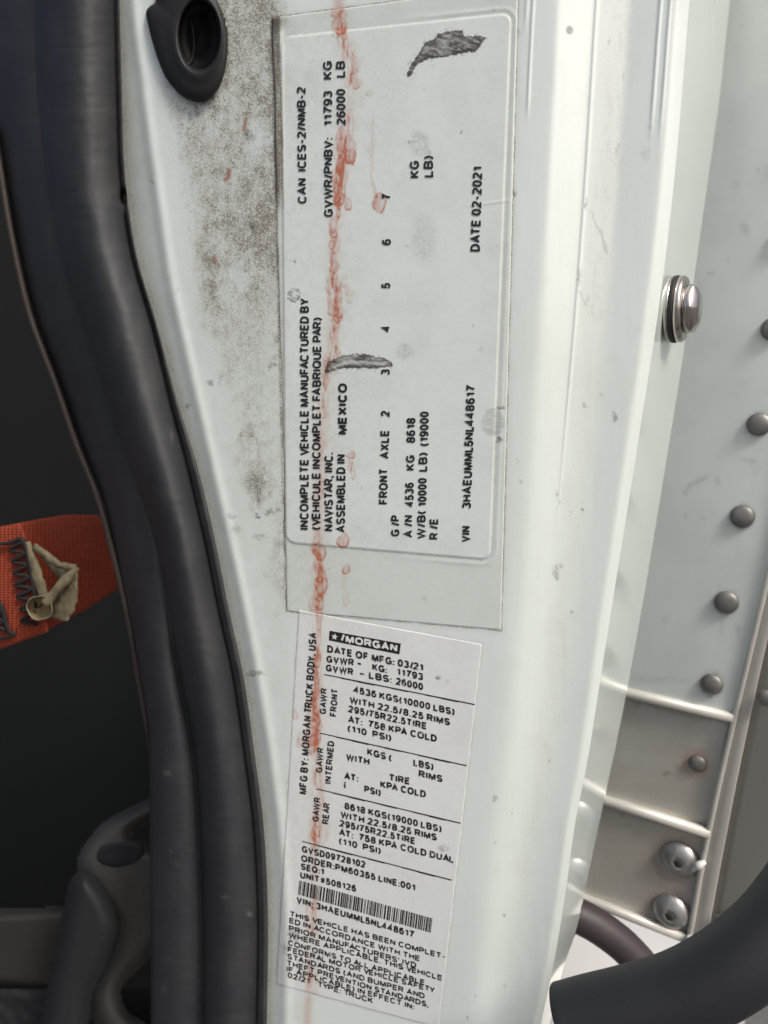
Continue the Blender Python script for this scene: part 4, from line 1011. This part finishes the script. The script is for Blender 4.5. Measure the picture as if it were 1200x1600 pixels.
hp = [(1500, 700, .33), (1475, 930, .322), (1420, 1120, .315), (1330, 1290, .31), (1233, 1430, .305), (1172, 1490, .305), (1112, 1531, .308), (1056, 1557, .312), (990, 1577, .317), (930, 1592, .322), (888, 1604, .325)]
handle = empty("grab_handle", depth_pt(1000, 1570, .31))
tag(handle, 'thick matte black grab handle bending across the bottom right corner', 'handle')
hm = tube_mesh("grip", [depth_pt(*p) for p in hp], [.0165, .0165, .0165, .0165, .0162, .0160, .016, .016, .0163, .0166, .0168], res=40, round_end=.08)
child("grip", hm, M['handle'], handle)

# ---------------------------------------------------------------- cab interior
cab = empty("cab_interior", (-.3, .7, .9))
tag(cab, 'dark plastic inside of the truck cab seen past the door seal', 'cab interior')
INT = Plane(4, (0, .78, 1.4))
pl = [(-900, -900), (560, -900), (560, 2600), (-900, 2600)]
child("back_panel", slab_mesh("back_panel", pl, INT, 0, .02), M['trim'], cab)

def relief(name, poly, plane, off, thick, er, m, parent, step=4.0, holes=(), rough=0.0):
    P = np.array(poly); x0, y0 = P.min(0); x1, y1 = P.max(0)
    xs = np.arange(x0 - step, x1 + 2 * step, step); ysx = np.arange(y0 - step, y1 + 2 * step, step)
    X, Y = np.meshgrid(xs, ysx)
    ins = inside(poly, X, Y); d = seg_dist(poly, X, Y, True) * np.where(ins, 1, -1)
    for h in holes:
        hi = inside(h, X, Y); dh = seg_dist(h, X, Y, True) * np.where(hi, -1, 1); d = np.minimum(d, dh)
    t = np.clip(d / er, 0, 1)
    O = off - thick * (1 - np.sqrt(1 - (1 - t) ** 2)) + rough * (fbm(X / 20, Y / 20, 1) - .5)
    keep = (np.maximum.reduce((d[:-1, :-1], d[1:, :-1], d[:-1, 1:], d[1:, 1:])) > 0)
    # pull outside vertices back onto the outline so that it is not stepped
    V = plane.at(X, Y, O)
    return child(name, grid(name, V, keep=keep), m, parent)

SB = Plane(4, depth_pt(180, 1450, .50))
seatb = empty("moulded_riser", SB.at(190, 1600))
tag(seatb, 'dim beige moulded seat base with dark round holes beside the seal bottom', 'seat base')
pl = smooth_poly([(330, 1210), (235, 1248), (195, 1268), (165, 1285), (135, 1318), (121, 1350), (128, 1380), (150, 1405), (172, 1435), (178, 1462), (168, 1500), (150, 1535), (140, 1565), (150, 1600), (180, 1660), (330, 1700)], 5)
h1 = smooth_poly([(206, 1305), (222, 1290), (260, 1275), (262, 1325), (232, 1320)], 5)
h2 = smooth_poly([(188, 1550), (200, 1528), (222, 1508), (260, 1480), (270, 1620), (215, 1592), (196, 1578)], 5)
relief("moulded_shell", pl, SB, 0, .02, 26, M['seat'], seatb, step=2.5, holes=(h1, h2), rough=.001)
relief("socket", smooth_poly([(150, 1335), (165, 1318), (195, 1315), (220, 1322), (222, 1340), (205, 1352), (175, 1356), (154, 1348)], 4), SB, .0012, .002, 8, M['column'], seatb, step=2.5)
COLP = Plane(4, depth_pt(140, 1500, .47))
colm = empty("seat_pedestal", COLP.at(130, 1600))
tag(colm, 'dark slate plastic column in front of the beige seat base', 'pedestal')
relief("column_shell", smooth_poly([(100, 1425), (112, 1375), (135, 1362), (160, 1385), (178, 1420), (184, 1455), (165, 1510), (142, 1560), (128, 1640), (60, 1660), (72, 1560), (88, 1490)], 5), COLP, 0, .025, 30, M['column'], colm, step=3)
BEAM = Plane(4, depth_pt(40, 1480, .55))
beam = empty("floor_beam", BEAM.at(40, 1550))
tag(beam, 'dim brown crossbeam low in the cab at the left edge', 'beam')
relief("beam_shell", [(-420, 1445), (150, 1415), (150, 1555), (-420, 1510)], BEAM, 0, .02, 18, M['dim'], beam, step=4)
mat_ = empty("floor_mat", depth_pt(20, 1600, .6))
tag(mat_, 'black ribbed floor mat in the lower left corner of the cab', 'floor mat')
FM = Plane(4, depth_pt(20, 1600, .56))
X, Y = np.meshgrid(np.arange(-440, 240, 5.0), np.arange(1545, 1900, 5.0))
O = 0.006 * (fbm(X / 12, Y / 9, 3) - .5)
child("pile", grid("pile", FM.at(X, Y, O)), M['column'], mat_)

# ---------------------------------------------------------------- strap
SP = Plane(8, depth_pt(90, 900, .475))
strap = empty("ratchet_strap", SP.at(60, 900))
tag(strap, 'red-orange webbing strap with black stitching hanging across the dark cab', 'strap')
def web(name, top, bot, x0f, x1f, o0, o1, n=60, m_=34):
    v = np.linspace(0, 1, m_); u_ = np.linspace(0, 1, n)
    U, Vv = np.meshgrid(u_, v, indexing='ij')
    xt = x0f(0) + (x1f(0) - x0f(0)) * U; xb = x0f(1) + (x1f(1) - x0f(1)) * U
    X = xt * (1 - Vv) + xb * Vv
    Y = top(X) * (1 - Vv) + bot(X) * Vv
    O = o0 + (o1 - o0) * U ** 1.5 + 0.0012 * np.sin(U * 5 + Vv * 2) - 0.0015 * np.abs(2 * Vv - 1) ** 6
    Vx = SP.at(X, Y, O)
    me = grid(name, Vx, uv=np.stack((X / 60, Y / 60), -1), flip=True)
    o = child(name, me, M['strap'], strap)
    md = o.modifiers.new("thickness", 'SOLIDIFY'); md.thickness = 0.0016; md.offset = 0
    return o
lin = lambda x0, y0, x1, y1: (lambda x: y0 + (y1 - y0) * (x - x0) / (x1 - x0))
topc = lambda x: 823 - 0.21 * np.clip(x, -200, 110) * (1 - np.clip(x, 0, 300) / 700) + 0 * x
web("webbing", topc, lambda x: 1012 - .30 * x - 0.0011 * np.clip(x, 0, 400) ** 2, lambda v: -420, lambda v: 260, .000, -.03, 90)
web("sewn_end", lambda x: topc(x) + 1, lambda x: 1014 - .36 * (x + 0), lambda v: -420, lambda v: 34 + 42 * v, .0035, .003, 80)
def stitch(pts, off=.0058):
    path = [SP.at(x, y, off) for x, y in pts]
    child("stitching", tube_mesh("stitching", path, (.0011 + .0003 * rng.random(len(path))), res=6, sub=4), M['thread'], strap)
zz = []
for k, y in enumerate(np.linspace(846, 975, 15)):
    xb = 37 + (y - 846) * .17
    zz.append((xb - (22 + 4 * random.random() if k % 2 else 2 * random.random()), y + (4 if k % 2 else 0)))
stitch(zz)
stitch([(x + 8, y - 8) for x, y in zz[:13:1]] if False else [(-60, 852), (0, 850), (20, 847), (37, 846), (50, 905), (57, 950)])
stitch([(-4, 938), (4, 950), (7, 962), (10, 975), (16, 988), (24, 990), (2, 997), (-30, 1002)])
stitch([(-6, 958), (3, 952), (-4, 966), (6, 970), (-3, 978), (8, 984)])

# care tag sewn to the strap
ctag = child("care_tag", None or grid("care_tag", SP.at(*np.meshgrid(np.linspace(0, 1, 4), np.linspace(0, 1, 4)), 0.0)), M['tag'], strap)
def ribbon(c, wv, offs, n=24, tilt=0.0):
    c = np.array(c, float); wv = np.array(wv, float)
    tt = np.linspace(0, len(c) - 1, n); k = np.arange(len(c))
    cx_ = np.interp(tt, k, c[:, 0]); cy_ = np.interp(tt, k, c[:, 1]); wx_ = np.interp(tt, k, wv[:, 0]); wy_ = np.interp(tt, k, wv[:, 1]); oo = np.interp(tt, k, offs)
    s_ = np.linspace(-1, 1, 6)
    X = cx_[:, None] + wx_[:, None] * s_; Y = cy_[:, None] + wy_[:, None] * s_
    return SP.at(X, Y, oo[:, None] + 0.0016 * (1 - s_ ** 2) + tilt * s_)
parts = [ribbon([(42, 846), (50, 872), (58, 900), (66, 925), (72, 938)], [(5, -1), (8, -2), (9, -2), (8, -2), (6, -2)], [.005, .0055, .006, .006, .006]),
         ribbon([(52, 852), (70, 866), (92, 882), (118, 888)], [(2, -4), (3, -5), (3, -5), (1, -6)], [.006, .010, .012, .011]),
         
         ribbon([(112, 892), (108, 915), (100, 945), (90, 968)], [(8, 4), (12, 8), (17, 6), (16, 3)], [.009, .010, .010, .009], tilt=.005),
         ribbon([(58, 858), (76, 876), (92, 890), (104, 896)], [(6, 8), (10, 20), (6, 22), (2, 12)], [.0035, .0035, .0035, .0035], tilt=-.001)]
vs = np.concatenate([p.reshape(-1, 3) for p in parts]); fs = []; k = 0
vs = vs + 0.0022 * (np.stack([fbm(vs[:, 0] * 260, vs[:, 2] * 260, q_, 3) for q_ in (1, 2, 3)], -1) - .5)
for p in parts:
    fs.append(grid_faces(*p.shape[:2]) + k); k += p.shape[0] * p.shape[1]
old = ctag.data
ctag.data = quads("care_tag", vs, np.concatenate(fs)); ctag.data.materials.append(M['tag']); bpy.data.meshes.remove(old)
md = ctag.modifiers.new("thickness", 'SOLIDIFY'); md.thickness = 0.0007
roll = put("rolled_edge", tube_mesh("rolled_edge", [SP.at(120, 889, .012), SP.at(104, 905, .013), SP.at(86, 925, .0135), SP.at(74, 940, .013)], [.0016, .0034, .0026, .0033], res=14, sub=5, round_end=.6), M['tag'], ctag)
an = np.linspace(-.6, 2 * np.pi - 1.2, 30)
Vc = np.stack([SP.at(62 + 19 * np.cos(an) * k_, 950 + 17 * np.sin(an) * k_, o_) for k_, o_ in ((.1, .0062), (.6, .0066), (.9, .009), (1, .013), (1.02, .016))], 1)
Vc = Vc + 0.0022 * (np.stack([fbm(Vc[..., 0] * 200, Vc[..., 2] * 200 + Vc[..., 1] * 90, q_, 3) for q_ in (1, 2, 3)], -1) - .5)
curl = put("curled_corner", grid("curled_corner", Vc), M['tag'], ctag)
md = curl.modifiers.new("thickness", 'SOLIDIFY'); md.thickness = 0.0006
